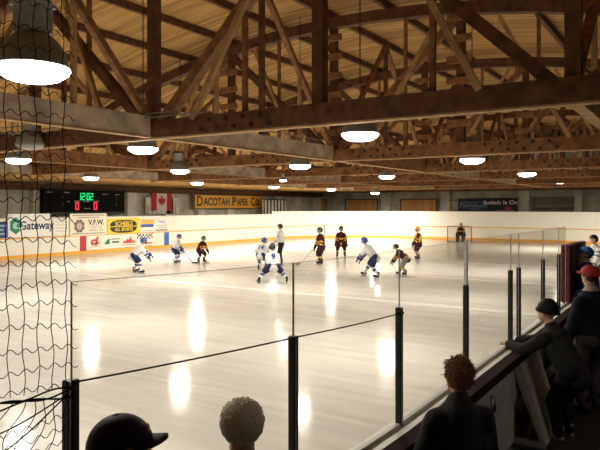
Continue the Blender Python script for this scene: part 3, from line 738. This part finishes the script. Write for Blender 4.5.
def figure(px, depth, ground, psi, h, label, lean=5, squat=0.0, side_lean=0, stance=.16, split=0.0, hands=None, head=(0, 0), top=None, bottom=None,
           bare_hands=True, skates=False, kid=False, headgear=None, vox=.014, group=None, style='civil', sleeve=None, rules=(), torsorules=(), colors=None, uv=None, puffy=0.0, ztop=None):
    """one standing, leaning or skating person; returns root and joints"""
    if uv is None: uv = at_depth(px, depth)
    rz = A-math.radians(psi)
    root = empty('person', W(uv[0], uv[1], ground), rz, label, 'person', group)
    foot = .055 if skates else 0.0
    hs = .17*h if kid else .135*h
    hipz = (.50-squat)*h+foot
    ln = math.radians(lean); sl = math.radians(side_lean)
    hip = Vector((0, -math.sin(ln)*.14*h, hipz))
    td = Vector((math.sin(sl), math.sin(ln), math.cos(ln)*math.cos(sl))).normalized()
    sh = hip+td*.295*h
    side = Vector((math.cos(sl), 0, -math.sin(sl))); 
    J = {}
    J['hip'] = hip; J['sh'] = sh
    for s, n in ((-1, 'L'), (1, 'R')):
        J['hip'+n] = hip+Vector((s*.055*h, 0, 0)); J['sh'+n] = sh+side*s*.108*h+Vector((0, 0, (-.015 if style == 'hockey' else -.032)*h))
        ft = Vector((s*stance*h, s*split*h, .045*h+foot))
        J['kn'+n], J['an'+n] = ik(J['hip'+n], ft, .25*h, .235*h, (s*.35, 1, 0))
        J['toe'+n] = J['an'+n]+Vector((s*.03*h, .10*h, -.015*h))
        hp = Vector(hands[0 if s < 0 else 1])*h if hands else Vector((s*.16*h, .04*h, 0))+sh-Vector((0, 0, .33*h))
        J['el'+n], J['ha'+n] = ik(J['sh'+n], hp, .165*h, .155*h, (s*.7, -.6, -.5))
    hd = (td+Vector((0, 0, 1.0))).normalized()
    nk = sh+hd*(.045 if style == 'hockey' else .028)*h; hc = nk+hd*(.055*h+hs*.42)+Vector((0, .01*h, 0)); J['nk'] = nk; J['hc'] = hc
    yaw, pit = math.radians(head[0]), math.radians(head[1])
    R = Matrix.Rotation(-yaw, 4, 'Z') @ Matrix.Rotation(pit-ln*.35, 4, 'X')
    HM = Matrix.Translation(hc) @ R; J['HM'] = HM; J['hs'] = hs
    # ---- body: one continuous surface
    b = bmesh.new(); q = h
    capsule(b, J['hipL'], J['hipR'], .07*q); capsule(b, hip, hip.lerp(sh, .5), .078*q, .078*q); capsule(b, hip.lerp(sh, .5), hip.lerp(sh, .85), .08*q, .085*q)
    capsule(b, J['shL'], J['shR'], .042*q); capsule(b, sh, hc-hd*hs*.25, .034*q, .032*q)
    for n in 'LR':
        capsule(b, J['sh'+n], J['el'+n], .038*q, .028*q); capsule(b, J['el'+n], J['ha'+n], .028*q, .018*q)
        capsule(b, J['hip'+n], J['kn'+n], .058*q, .038*q); capsule(b, J['kn'+n], J['an'+n], .038*q, .024*q); capsule(b, J['an'+n], J['toe'+n], .026*q, .02*q)
    s_ = hs
    ellip(b, (0, -.03*s_, .10*s_), (.335*s_, .41*s_, .40*s_), HM); ellip(b, (0, .07*s_, -.20*s_), (.245*s_, .28*s_, .29*s_), HM)
    capsule(b, HM @ Vector((0, .36*s_, .05*s_)), HM @ Vector((0, .43*s_, -.08*s_)), .035*s_, .055*s_)
    for s in (-1, 1): ellip(b, (s*.335*s_, -.02*s_, -.02*s_), (.045*s_, .085*s_, .115*s_), HM)
    me = remesh(b, vox if not style == 'civil' else min(vox, .011), 3); obj('body', None, colors.get('skin', SKIN), root, mesh=me)
    for s in (-1, 1):
        b = bmesh.new(); ellip(b, (s*.125*s_, .335*s_, .03*s_), (.045*s_, .03*s_, .03*s_), HM, 10, 8); obj('eye', b, EYE, root, True)
    b = bmesh.new(); ellip(b, (0, .335*s_, -.235*s_), (.10*s_, .02*s_, .022*s_), HM, 10, 8); obj('mouth', b, MOUTH, root, True)
    # ---- top
    def cl(segs, vx, mats, rl, name, sm=3, puff=0.0):
        b = bmesh.new()
        for nm, a, c, ra, rb in segs: capsule(b, a, c, ra, rb, 14)
        me = remesh(b, vx, sm)
        if puff:
            for vtx in me.vertices:
                nn = noise.noise(vtx.co*9)+.5*noise.noise(vtx.co*22); vtx.co += vtx.normal*nn*puff
        if rl: paint(me, [(nm, tuple(a), tuple(c), (ra+rb)/2) for nm, a, c, ra, rb in segs], rl)
        return obj(name, None, mats, root, mesh=me)
    g = 1.22 if style == 'hockey' else 1.0
    segs = [('torso', hip-td*.05*q, hip.lerp(sh, .45), .098*q*g*.95, .092*q*g), ('torso', hip.lerp(sh, .45), hip.lerp(sh, .9), .092*q*g, .094*q*g),
            ('yoke', J['shL'], J['shR'], .052*q*g, .052*q*g)]
    for n in 'LR':
        segs += [('hem', J['hip'+n]+td*.03*q, (J['sh'+n]*.8+sh*.2)-td*(.05 if style == 'hockey' else .10)*q, .07*q*g, (.07 if style == 'hockey' else .055)*q*g), ('upper', J['sh'+n], J['el'+n], .052*q*g, .045*q*g), ('fore', J['el'+n], J['ha'+n], .045*q*g, .036*q*g)]
    if style == 'civil':
        segs.append(('collar', sh, nk+hd*.012*q, .060*q, .050*q))
        for n in 'LR': segs.append(('trap', sh.lerp(nk, .5), J['sh'+n].lerp(sh, .25), .040*q, .046*q))
    J['segs'] = segs
    cl(segs, vox, top, rules, 'jersey' if style == 'hockey' else 'jacket', puff=puffy)
    # ---- trousers / pants
    segs = [('hips', J['hipL'], J['hipR'], .082*q*g, .082*q*g)]
    for n in 'LR':
        if style == 'hockey': segs.append(('thigh', J['hip'+n], J['hip'+n].lerp(J['kn'+n], .85), .078*q*g, .062*q*g))
        else: segs += [('thigh', J['hip'+n], J['kn'+n], .068*q, .055*q), ('calf', J['kn'+n], J['an'+n]+Vector((0, 0, .01)), .052*q, .042*q)]
    cl(segs, vox, bottom, None, 'padded_pants' if style == 'hockey' else 'trousers')
    for n, s in (('L', -1), ('R', 1)):
        if style == 'hockey':
            cl([('sock', J['kn'+n], J['an'+n], .056*q, .038*q)], vox, colors['sock'], [('sock', .25, .48, 1), ('sock', .48, .62, 2)], 'sock')
        b = bmesh.new(); a = J['an'+n]; tq = J['toe'+n]; r = .034*q if skates else .03*q
        capsule(b, a+Vector((0, -.01*q, .05*q)), a, r, r); capsule(b, a+Vector((0, -.015*q, -.02*q)), tq, r*.9, r*.75)
        sk = obj('skate' if skates else 'shoe', None, colors.get('shoe', BLACK), root, mesh=remesh(b, .009, 2))
        if skates:
            b = bmesh.new(); d = Vector((tq.x-a.x, tq.y-a.y, 0)).normalized(); zt = min(a.z, tq.z)-r*.6
            p0 = Vector((a.x, a.y, 0))-d*.05*q; p1 = Vector((tq.x, tq.y, 0))+d*.03*q
            beam(b, p0+Vector((0, 0, .012)), p1+Vector((0, 0, .012)), .006, .02); beam(b, p0*.85+p1*.15+Vector((0, 0, zt*.5+.01)), p0*.15+p1*.85+Vector((0, 0, zt*.5+.01)), .014, zt)
            obj('blade', b, STEEL, sk)
        dr = (J['ha'+n]-J['el'+n]).normalized()
        gm = colors.get('glove') 
        hand(root, J['ha'+n]+dr*.01, dr, s, gm if gm else SKIN, 'glove' if gm else 'hand', (1.55 if gm and style == 'hockey' else 1.0)*h/1.75)
        if gm and style == 'hockey':
            b = bmesh.new(); capsule(b, J['ha'+n]-dr*.05*q, J['ha'+n]+dr*.02*q, .040*q, .046*q); obj('glove_cuff', b, gm, root, True)
    return root, J

def helmet(root, J, m, cage=True):
    HM, s = J['HM'], J['hs']; b = bmesh.new()
    vs = ellip(b, (0, -.02*s, .08*s), (.43*s, .50*s, .50*s), None, 28, 18)
    kill = [v for v in b.verts if (v.co.z < -.30*s) or (v.co.y > .16*s and v.co.z < .12*s)]
    bmesh.ops.delete(b, geom=kill, context='VERTS')
    b.transform(HM); o = obj('helmet', b, m, root, True); md = o.modifiers.new('s', 'SOLIDIFY'); md.thickness = .03*s*2; md.offset = 1
    b = bmesh.new()
    for k in range(3): box(b, (-.05*s+.0, -.3*s+k*.22*s, .545*s-.03*s*k), (.05*s, -.2*s+k*.22*s, .57*s-.03*s*k), HM)
    obj('vent', b, BLACK, root)
    if cage:
        b = bmesh.new(); P = lambda a, z: HM @ Vector((.40*s*math.sin(a), .12*s+.44*s*math.cos(a)*(1-.25*abs(z)), z*s))
        for z in (.08, -.05, -.18, -.31): tube(b, [P(-1.3+2.6*k/10, z) for k in range(11)], .012*s*1.6, 5)
        for a in (-.9, -.45, 0, .45, .9): tube(b, [P(a, .1-.44*k/6) for k in range(7)], .012*s*1.6, 5)
        obj('face_cage', b, mat('cage_dark', (.05, .05, .05), .4, .5, .5), root, True)
def hair(root, J, m, n=700, length=.22, seed=1, curly=.0, low=-.30, receding=0.0):
    HM, s = J['HM'], J['hs']; rnd = random.Random(seed); b = bmesh.new()
    vs = ellip(b, (0, -.05*s, .13*s), (.365*s, .425*s, .41*s), None, 24, 16)
    kill = [v for v in b.verts if (v.co.z < low*s) or (v.co.y > .14*s and v.co.z < .30*s)]
    bmesh.ops.delete(b, geom=kill, context='VERTS'); b.transform(HM)
    for k in range(n):
        th = rnd.uniform(0, 2*PI); zz = rnd.uniform(-.85, 1); rr = math.sqrt(1-zz*zz)
        d = Vector((rr*math.cos(th), rr*math.sin(th), zz)); p = Vector((d.x*.36*s, d.y*.42*s-.05*s, d.z*.41*s+.12*s))
        if (p.y > .16*s and p.z < .30*s) or p.z < low*s: continue
        t = Vector((rnd.uniform(-.3, .3), -.5+rnd.uniform(-.3, .3), -.8+rnd.uniform(-.5, .3))); t = (t-d*t.dot(d)); t.normalize()
        if curly: t = (t+Vector((rnd.uniform(-1, 1), rnd.uniform(-1, 1), rnd.uniform(-1, 1)))*curly).normalized()
        L = length*s*rnd.uniform(.6, 1.2)
        q = [p, p+t*L*.5+d*L*.22, p+t*L+d*L*.10]
        tube(b, [HM @ w for w in q], [.015*s, .012*s, .002*s], 4, cap=False)
    obj('hair', b, m, root, True)
def cap_hat(root, J, m, brim=True, brimm=None, logo=None, lift=0.0):
    HM, s = J['HM'], J['hs']; b = bmesh.new()
    ellip(b, (0, -.04*s, .13*s), (.40*s, .46*s, .44*s), None, 32, 20)
    bmesh.ops.delete(b, geom=[v for v in b.verts if v.co.z < (.16-.12*(v.co.y/s < -.1))*s], context='VERTS')
    ellip(b, (0, -.04*s, .57*s), (.03*s, .03*s, .015*s), None, 10, 6)
    b.transform(HM); o = obj('cap_crown', b, m, root, True)
    md = o.modifiers.new('s', 'SOLIDIFY'); md.thickness = .012; md.offset = 1
    if brim:
        b = bmesh.new(); n = 14; rows = []
        for j in range(5):
            t = j/4; rows.append([b.verts.new(HM @ Vector((.37*s*math.sin(a)*(1-.12*t), .30*s*math.cos(a)+.06*s+t*.34*s*math.cos(a*.9)+.0, .23*s-.03*s*t-.10*s*(math.sin(a)**2)))) for a in [(-1.25+2.5*k/n) for k in range(n+1)]])
        for r0, r1 in zip(rows, rows[1:]):
            for k in range(n): b.faces.new((r0[k], r0[k+1], r1[k+1], r1[k]))
        o = obj('cap_brim', b, brimm or m, root, True); md = o.modifiers.new('s', 'SOLIDIFY'); md.thickness = .012
    if logo:
        b = bmesh.new(); lp = HM @ Vector((.0, .42*s, .30*s)); ellip(b, (0, .40*s, .33*s), (.10*s, .035*s, .085*s), HM, 14, 8); obj('cap_emblem', b, logo, root, True)
def knit_hat(root, J, m):
    HM, s = J['HM'], J['hs']; b = bmesh.new()
    ellip(b, (0, -.05*s, .13*s), (.40*s, .46*s, .47*s), None, 28, 18)
    bmesh.ops.delete(b, geom=[v for v in b.verts if v.co.z < -.02*s], context='VERTS')
    for z, r in ((.02, .43), (.08, .435)):
        tube(b, [Vector((r*s*math.cos(2*PI*k/24)*.98, r*1.12*s*math.sin(2*PI*k/24)-.05*s, z*s)) for k in range(25)], .04*s, 6, cap=False)
    b.transform(HM); obj('knit_hat', b, m, root, True)

# --- colours
JW = mat('white_jersey', (.62, .61, .60), .8, .2); JB = mat('blue_cloth', (.02, .045, .22), .8, .2); JN = mat('navy_cloth', (.014, .02, .075), .8, .2)
JM = mat('maroon_black_cloth', (.045, .010, .018), .8, .2); JG = mat('gold_cloth', (.72, .40, .07), .8, .2); JT = mat('pale_gold_cloth', (.70, .50, .22), .8, .2)
HB = mat('blue_helmet', (.03, .08, .36), .35); HK = mat('black_helmet', (.015, .017, .02), .35); HG = mat('gold_helmet', (.80, .47, .05), .35)
GN = mat('navy_glove', (.02, .04, .16), .7); GK = mat('black_glove', (.012, .012, .014), .7)
PGREY = mat('grey_pants', (.20, .19, .18), .8)
WR = [('fore', .15, .55, 1), ('fore', .7, 2, 1), ('hem', -5, .02, 0)]
DR = [('fore', .1, .5, 1), ('upper', .75, .95, 1), ('torso', -.2, .28, 1), ('hem', -5, .18, 1)]
white = dict(top=[JW, JB], bottom=JN, rules=WR, colors=dict(sock=[JW, JB, JW], glove=GN), skates=True, kid=True, style='hockey', vox=.02, group='hockey players and officials on the ice')
dark = dict(top=[JM, JG], bottom=JM, rules=DR, colors=dict(sock=[JM, JT, JM], glove=GK), skates=True, kid=True, style='hockey', vox=.02, group='hockey players and officials on the ice')
def dep(yf): return F*H/(yf-HOR)
def stick(root, J, blade, shaft_m, label, right=True):
    """stick held between the hands, blade resting on the ice; blade given in the person's own frame"""
    a = J['haR'] if right else J['haL']; c = J['haL'] if right else J['haR']
    Mw = Matrix.Translation(root.location) @ Matrix.Rotation(root.rotation_euler.z, 4, 'Z')
    bl = Mw @ Vector(blade); hA = Mw @ c; top_ = hA+(hA-bl).normalized()*.12
    t = empty('hockey_stick', bl, 0, label, 'hockey stick'); b = bmesh.new(); beam(b, top_-bl, Vector((0, 0, .03)), .022, .032); obj('shaft', b, shaft_m, t)
    b = bmesh.new(); d = (bl-top_); d.z = 0; d.normalize(); sd = Vector((-d.y, d.x, 0)); q = (d*.9+sd*.2).normalized()
    beam(b, -q*.02+Vector((0, 0, .035)), q*.27+Vector((0, 0, .035)), .02, .065); obj('stick_blade', b, BLACK, t)
TAPE = mat('pale_stick', (.45, .38, .28), .5)

# 1 white skater moving right
r, J = figure(137, dep(273), 0, 70, 1.52, 'skater in white and navy bending forward in front of the yellow sign', lean=42, squat=.05, stance=.19, split=.06, hands=((.0, .34, .50), (.12, .30, .42)), head=(15, 0), **white)
helmet(r, J, HB)
# 2 white skater with stick
r, J = figure(176, dep(263), 0, 95, 1.38, 'skater in white with blue helmet crouching beside the blue line', lean=26, squat=.04, stance=.17, hands=((.02, .26, .44), (.12, .26, .36)), head=(20, 5), **white)
helmet(r, J, HB); stick(r, J, (.1, .85, .0), mat('dark_stick', (.05, .05, .06), .5), 'dark hockey stick reaching right of the skater by the blue line')
# 3 orange skater
r, J = figure(201, dep(262.3), 0, 120, 1.32, 'skater in black and bright orange beside the puck under the flag', lean=30, squat=.07, stance=.16, hands=((-.1, .26, .40), (.16, .24, .42)), head=(0, 5), **{**dark, 'top': [JM, mat('orange_cloth', (.85, .36, .04), .8)], 'rules': DR+[('torso', .3, .9, 1), ('yoke', .2, .8, 0)]})
helmet(r, J, HK)
u, v = on_floor(208.3, 262.3, .02); b = bmesh.new(); lathe(b, [(.0001, .004), (.055, .004), (.06, .01), (.06, .04), (.055, .046), (.0001, .046)], 20); o = obj('puck', b, BLACK); o.location = W(u, v, 0); props(o, 'black puck on the ice beside the orange skater', 'puck')
# 4 number 14
r, J = figure(262, dep(270.5), 0, 25, 1.45, 'skater in white with number 14 on the back next to the official', lean=34, squat=.07, stance=.14, split=-.05, hands=((-.20, .16, .50), (.14, .24, .38)), head=(35, 0), **white)
helmet(r, J, HB)
def back_number(root, J, s, m, off=.135, size=.2):
    h_ = J['hs']/.17; td = (J['sh']-J['hip']).normalized(); p = J['hip'].lerp(J['sh'], .62); nrm = Vector((0, -td.z, td.y)).normalized()
    x = Vector((1, 0, 0)); M = Matrix((x, td, nrm)).transposed().to_4x4(); M.translation = p+nrm*off*h_
    o = text('jersey_number', s, size*h_, (0, 0, 0), (0, 0, 0), m, root, .004, bold=.006); o.matrix_local = M
back_number(r, J, '14', JB)
# 5 referee
SHR = mat('pale_shirt', (.66, .65, .62), .8)
r, J = figure(281, dep(265), 0, 275, 1.84, 'official in pale shirt and black trousers standing on the ice', lean=4, squat=-.02, stance=.07, hands=((-.10, .20, .52), (.10, .12, .46)), head=(0, 5),
    top=[SHR, mat('grey_stripe', (.30, .30, .30), .8)], bottom=BLACK, rules=[('fore', .25, .4, 1), ('upper', .4, .6, 1)], colors=dict(shoe=BLACK), skates=True, vox=.016, group='hockey players and officials on the ice')
helmet(r, J, HK, False)
# 6 wide stance, number 9
r, J = figure(273, dep(283.5), 0, 350, 1.55, 'wide-legged crouching skater in white seen from behind with number 9', lean=30, squat=.13, stance=.32, hands=((-.12, .26, .36), (.17, .20, .34)), head=(0, 5), **white)
helmet(r, J, HK); back_number(r, J, '9', JB)
# 7 maroon skater with long stick
r, J = figure(321, dep(264.3), 0, 245, 1.62, 'maroon and gold skater holding a pale stick out to the left', lean=8, squat=.0, stance=.045, hands=((-.14, .16, .44), (.15, .14, .46)), head=(0, 5), **dark)
helmet(r, J, HK); stick(r, J, (.25, 1.0, 0), TAPE, 'pale hockey stick with its blade on the ice, held by the maroon skater', right=False)
# 8 maroon skater facing viewer
r, J = figure(341, dep(257), 0, 182, 1.58, 'maroon and gold skater facing the viewer with legs apart', lean=10, squat=.02, stance=.13, hands=((-.20, .16, .40), (.20, .16, .40)), head=(0, 5), **dark)
helmet(r, J, HK)
# 9 white skater bending left
r, J = figure(371, dep(277.5), 0, 290, 1.58, 'white jersey skater bending over to the left with legs apart', lean=40, squat=.025, stance=.12, split=.20, hands=((-.02, .32, .46), (.10, .30, .40)), head=(0, 5), **white)
helmet(r, J, HB)
# 10 small dark skater bent over
r, J = figure(402.5, dep(275), 0, 285, 1.30, 'small skater in dark and orange bending low in grey pants', lean=50, squat=.02, stance=.06, split=.10, hands=((-.02, .32, .42), (.10, .30, .36)), head=(0, 0), **{**dark, 'bottom': PGREY, 'colors': dict(sock=[PGREY, JT, PGREY], glove=GK)})
helmet(r, J, HK)
# 11 gold helmet
r, J = figure(418.5, dep(258.8), 0, 265, 1.55, 'skater in gold helmet and gold jersey standing upright', lean=6, squat=.01, stance=.05, hands=((-.10, .20, .46), (.12, .18, .46)), head=(0, 5), **{**dark, 'top': [JM, JG], 'rules': DR+[('torso', .3, 2, 1), ('hem', .3, 2, 1)], 'colors': dict(sock=[PGREY, JT, PGREY], glove=GK)})
helmet(r, J, HG)
# 12 goalie
r, J = figure(460.5, dep(242.4), 0, 195, 1.52, 'goaltender in gold helmet and dark leg pads standing in the goal', lean=24, squat=.06, side_lean=-4, stance=.13, hands=((-.22, .22, .42), (.20, .22, .40)), head=(0, 5), **{**dark, 'rules': DR+[('yoke', -1, 2, 1)]})
helmet(r, J, HG)
for n in 'LR':
    b = bmesh.new(); a = J['kn'+n]; c = J['an'+n]; f_ = Vector((0, .09, 0)); beam(b, a+f_+Vector((0, 0, .15)), c+f_-Vector((0, 0, .05)), .24, .10, up=(0, 1, 0)); bmesh.ops.bevel(b, geom=list(b.edges), offset=.03, segments=2, affect='EDGES')
    obj('leg_pad', b, mat('dark_pad', (.06, .06, .06), .7), r, True)
# 13 linesman at the far end of the bench
r, J = figure(595.5, 18.2, 0, 250, 1.82, 'official in dark helmet and striped shirt at the right edge', lean=8, squat=-.02, stance=.07, hands=((-.10, .20, .52), (.10, .16, .5)), head=(0, 5),
    top=[SHR, mat('stripe_grey', (.12, .12, .12), .8)], bottom=BLACK, rules=[('fore', 0, .2, 1), ('fore', .4, .6, 1), ('upper', .1, .3, 1), ('upper', .5, .7, 1), ('torso', .1, .25, 1), ('torso', .45, .6, 1), ('torso', .8, 1, 1)], colors=dict(shoe=BLACK), skates=True, vox=.016, group='hockey players and officials on the ice')
helmet(r, J, HK, False)

# --- goal
gz = dep(242.3); gu, gv = at_depth(459, gz)
gl = empty('hockey_goal', W(gu, gv+.1, 0), 0, 'red framed hockey goal with white net in front of the end boards', 'goal')
PIPE = mat('faded_red_pipe', (.42, .20, .14), .4); b = bmesh.new()
tube(b, [(-.95, 0, 0), (-.95, 0, 1.18), (-.92, 0, 1.24), (.92, 0, 1.24), (.95, 0, 1.18), (.95, 0, 0)], .04, 10); obj('goal_frame', b, PIPE, gl)
b = bmesh.new(); base = [(.95*math.cos(a)*1.02, .1+.95*math.sin(a), .04) for a in [PI*k/16 for k in range(17)]]; tube(b, [(.95, 0, .04)]+base+[(-.95, 0, .04)], .035, 8)
tube(b, [(0, 0, 1.24), (0, .5, 1.2), (0, 1.05, .04)], .025, 6); tube(b, [(-.95, 0, 1.24), (-.7, .45, 1.2), (0, .6, 1.2), (.7, .45, 1.2), (.95, 0, 1.24)], .025, 6); obj('base_frame', b, mat('white_pipe', (.6, .58, .54), .5), gl)
b = bmesh.new()
for k in range(33):
    a = PI*k/32; x = .93*math.cos(a); y = .1+.93*math.sin(a); tube(b, [(x, y, .05), (x*.85, y*.55, 1.2)], .006, 4)
for j in range(1, 12):
    t = j/12; tube(b, [(.93*math.cos(PI*k/16)*(1-.15*t), (.1+.93*math.sin(PI*k/16))*(1-.45*t), .05+1.15*t) for k in range(17)], .006, 4)
obj('goal_net', b, mat('white_net', (.7, .68, .62), .8), gl)

# --- spectators
COAT = mat('black_coat', (.010, .010, .012), .75, .25, noise_amt=.3, nscale=14); NCOAT = mat('navy_coat', (.009, .012, .022), .8, .2, noise_amt=.3, nscale=10)
OLIVE = mat('olive_jacket', (.022, .022, .018), .8, .2, noise_amt=.3, nscale=12); TROU = mat('dark_trousers', (.012, .012, .014), .85, .2); GREYT = mat('grey_trousers', (.05, .048, .045), .85)
G = 'spectators along the near boards'
fl = .15
# curly brown hair
r, J = figure(0, 0, fl, 352, 1.605, 'person with curly reddish brown hair in a black coat watching at the boards', uv=at_depth(460, 4.0), lean=4, stance=.07, hands=((-.12, .16, .50), (.14, .16, .50)), head=(-20, 4), top=COAT, bottom=TROU, colors={}, vox=.014, puffy=.007, group=G)
r.scale = (.93, .93, 1)
hair(r, J, mat('reddish_brown_hair', (.27, .12, .045), .6, .4), 3400, .21, 3, .75, low=-.34)
# baseball cap
r, J = figure(0, 0, fl, 84, 1.80, 'person in a black baseball cap with small red emblem, facing right', uv=at_depth(113, 2.3), lean=3, stance=.07, head=(0, 8), top=COAT, bottom=TROU, colors={}, vox=.014, group=G)
cap_hat(r, J, BLACK, logo=mat('red_emblem', (.35, .06, .03), .6)); hair(r, J, mat('dark_hair', (.02, .013, .01), .6), 300, .12, 5, .1, low=-.34)
# grey hair
r, J = figure(0, 0, fl, 355, 1.725, 'person with short grey hair seen from behind at the bottom edge', uv=at_depth(242, 2.75), lean=3, stance=.07, head=(0, 0), top=NCOAT, bottom=TROU, colors={}, vox=.014, group=G)
r.scale = (1.04, 1.0, 1)
hair(r, J, mat('grey_hair', (.9, .86, .79), .6, .4), 3500, .12, 8, .3, low=-.36)
# child leaning on the boards
r, J = figure(0, 0, fl, 325, 1.56, 'child in dark knit hat and olive jacket leaning on the boards', uv=(1.28, 7.45), lean=33, stance=.06, hands=((-.16, .34, .64), (.02, .38, .64)), head=(-10, 20), kid=True, top=OLIVE, bottom=TROU, colors={'shoe': mat('pale_shoe', (.32, .30, .26), .6)}, vox=.014, puffy=.006, group=G)
knit_hat(r, J, BLACK)
b = bmesh.new(); p = J['sh']+Vector((0, -.10, -.02)); ellip(b, p, (.13, .07, .09)); obj('hood', b, OLIVE, r, True)
# red cap
r, J = figure(0, 0, fl, 332, 1.83, 'man in a red cap and dark navy coat standing behind the leaning child', uv=at_depth(592, 7.9), lean=3, stance=.07, hands=((-.17, .10, .42), (.17, .12, .45)), head=(0, 4), top=[NCOAT, mat('cream_collar', (.42, .37, .27), .8)], rules=[('collar', -1, 3, 1)], bottom=GREYT, colors={}, vox=.014, puffy=.006, group=G)
cap_hat(r, J, mat('red_cap', (.45, .02, .025), .7)); hair(r, J, mat('brown_hair', (.07, .035, .018), .6), 350, .1, 9, .1, low=-.3)
# blue cap
r, J = figure(0, 0, fl, 285, 1.88, 'man in a bright blue cap and blue jacket at the players bench', uv=at_depth(589, 10.9), lean=5, stance=.07, hands=((-.10, .13, .58), (.12, .14, .58)), head=(0, 8), top=mat('blue_jacket', (.03, .08, .25), .8), bottom=TROU, colors={}, vox=.016, group=G)
cap_hat(r, J, mat('bright_blue_cap', (.03, .16, .50), .7)); hair(r, J, mat('brown_hair', (.07, .035, .018), .6), 300, .1, 10, .1, low=-.3)
# player in white at the bench
r, J = figure(0, 0, fl, 270, 1.45, 'player in white jersey standing at the bench beside the maroon gate', uv=(1.45, 13.3), lean=16, squat=.03, stance=.08, hands=((-.12, .14, .58), (.12, .14, .58)), head=(0, 8), **{**white, 'group': G})
helmet(r, J, HB)

# ================================================================== CAMERA, WORLD
cam = bpy.data.cameras.new('camera'); cam.sensor_width = 36; cam.lens = 36*F/600; cam.shift_y = -(225-HOR)/600; cam.clip_start = .05; cam.clip_end = 300
co = bpy.data.objects.new('camera', cam); co.location = (0, 0, H); co.rotation_euler = (PI/2, 0, A); C.objects.link(co); bpy.context.scene.camera = co
w = bpy.data.worlds.new('world'); bpy.context.scene.world = w; w.use_nodes = True
w.node_tree.nodes['Background'].inputs[0].default_value = (.5, .4, .28, 1); w.node_tree.nodes['Background'].inputs[1].default_value = .10
sc_ = bpy.context.scene
sc_.view_settings.view_transform = 'Standard'; sc_.view_settings.look = 'None'; sc_.view_settings.exposure = 0.0
sc_.cycles.max_bounces = 8; sc_.cycles.diffuse_bounces = 4; sc_.cycles.glossy_bounces = 3; sc_.cycles.transparent_max_bounces = 16
sc_.cycles.sample_clamp_indirect = 6; sc_.cycles.caustics_reflective = False; sc_.cycles.caustics_refractive = False
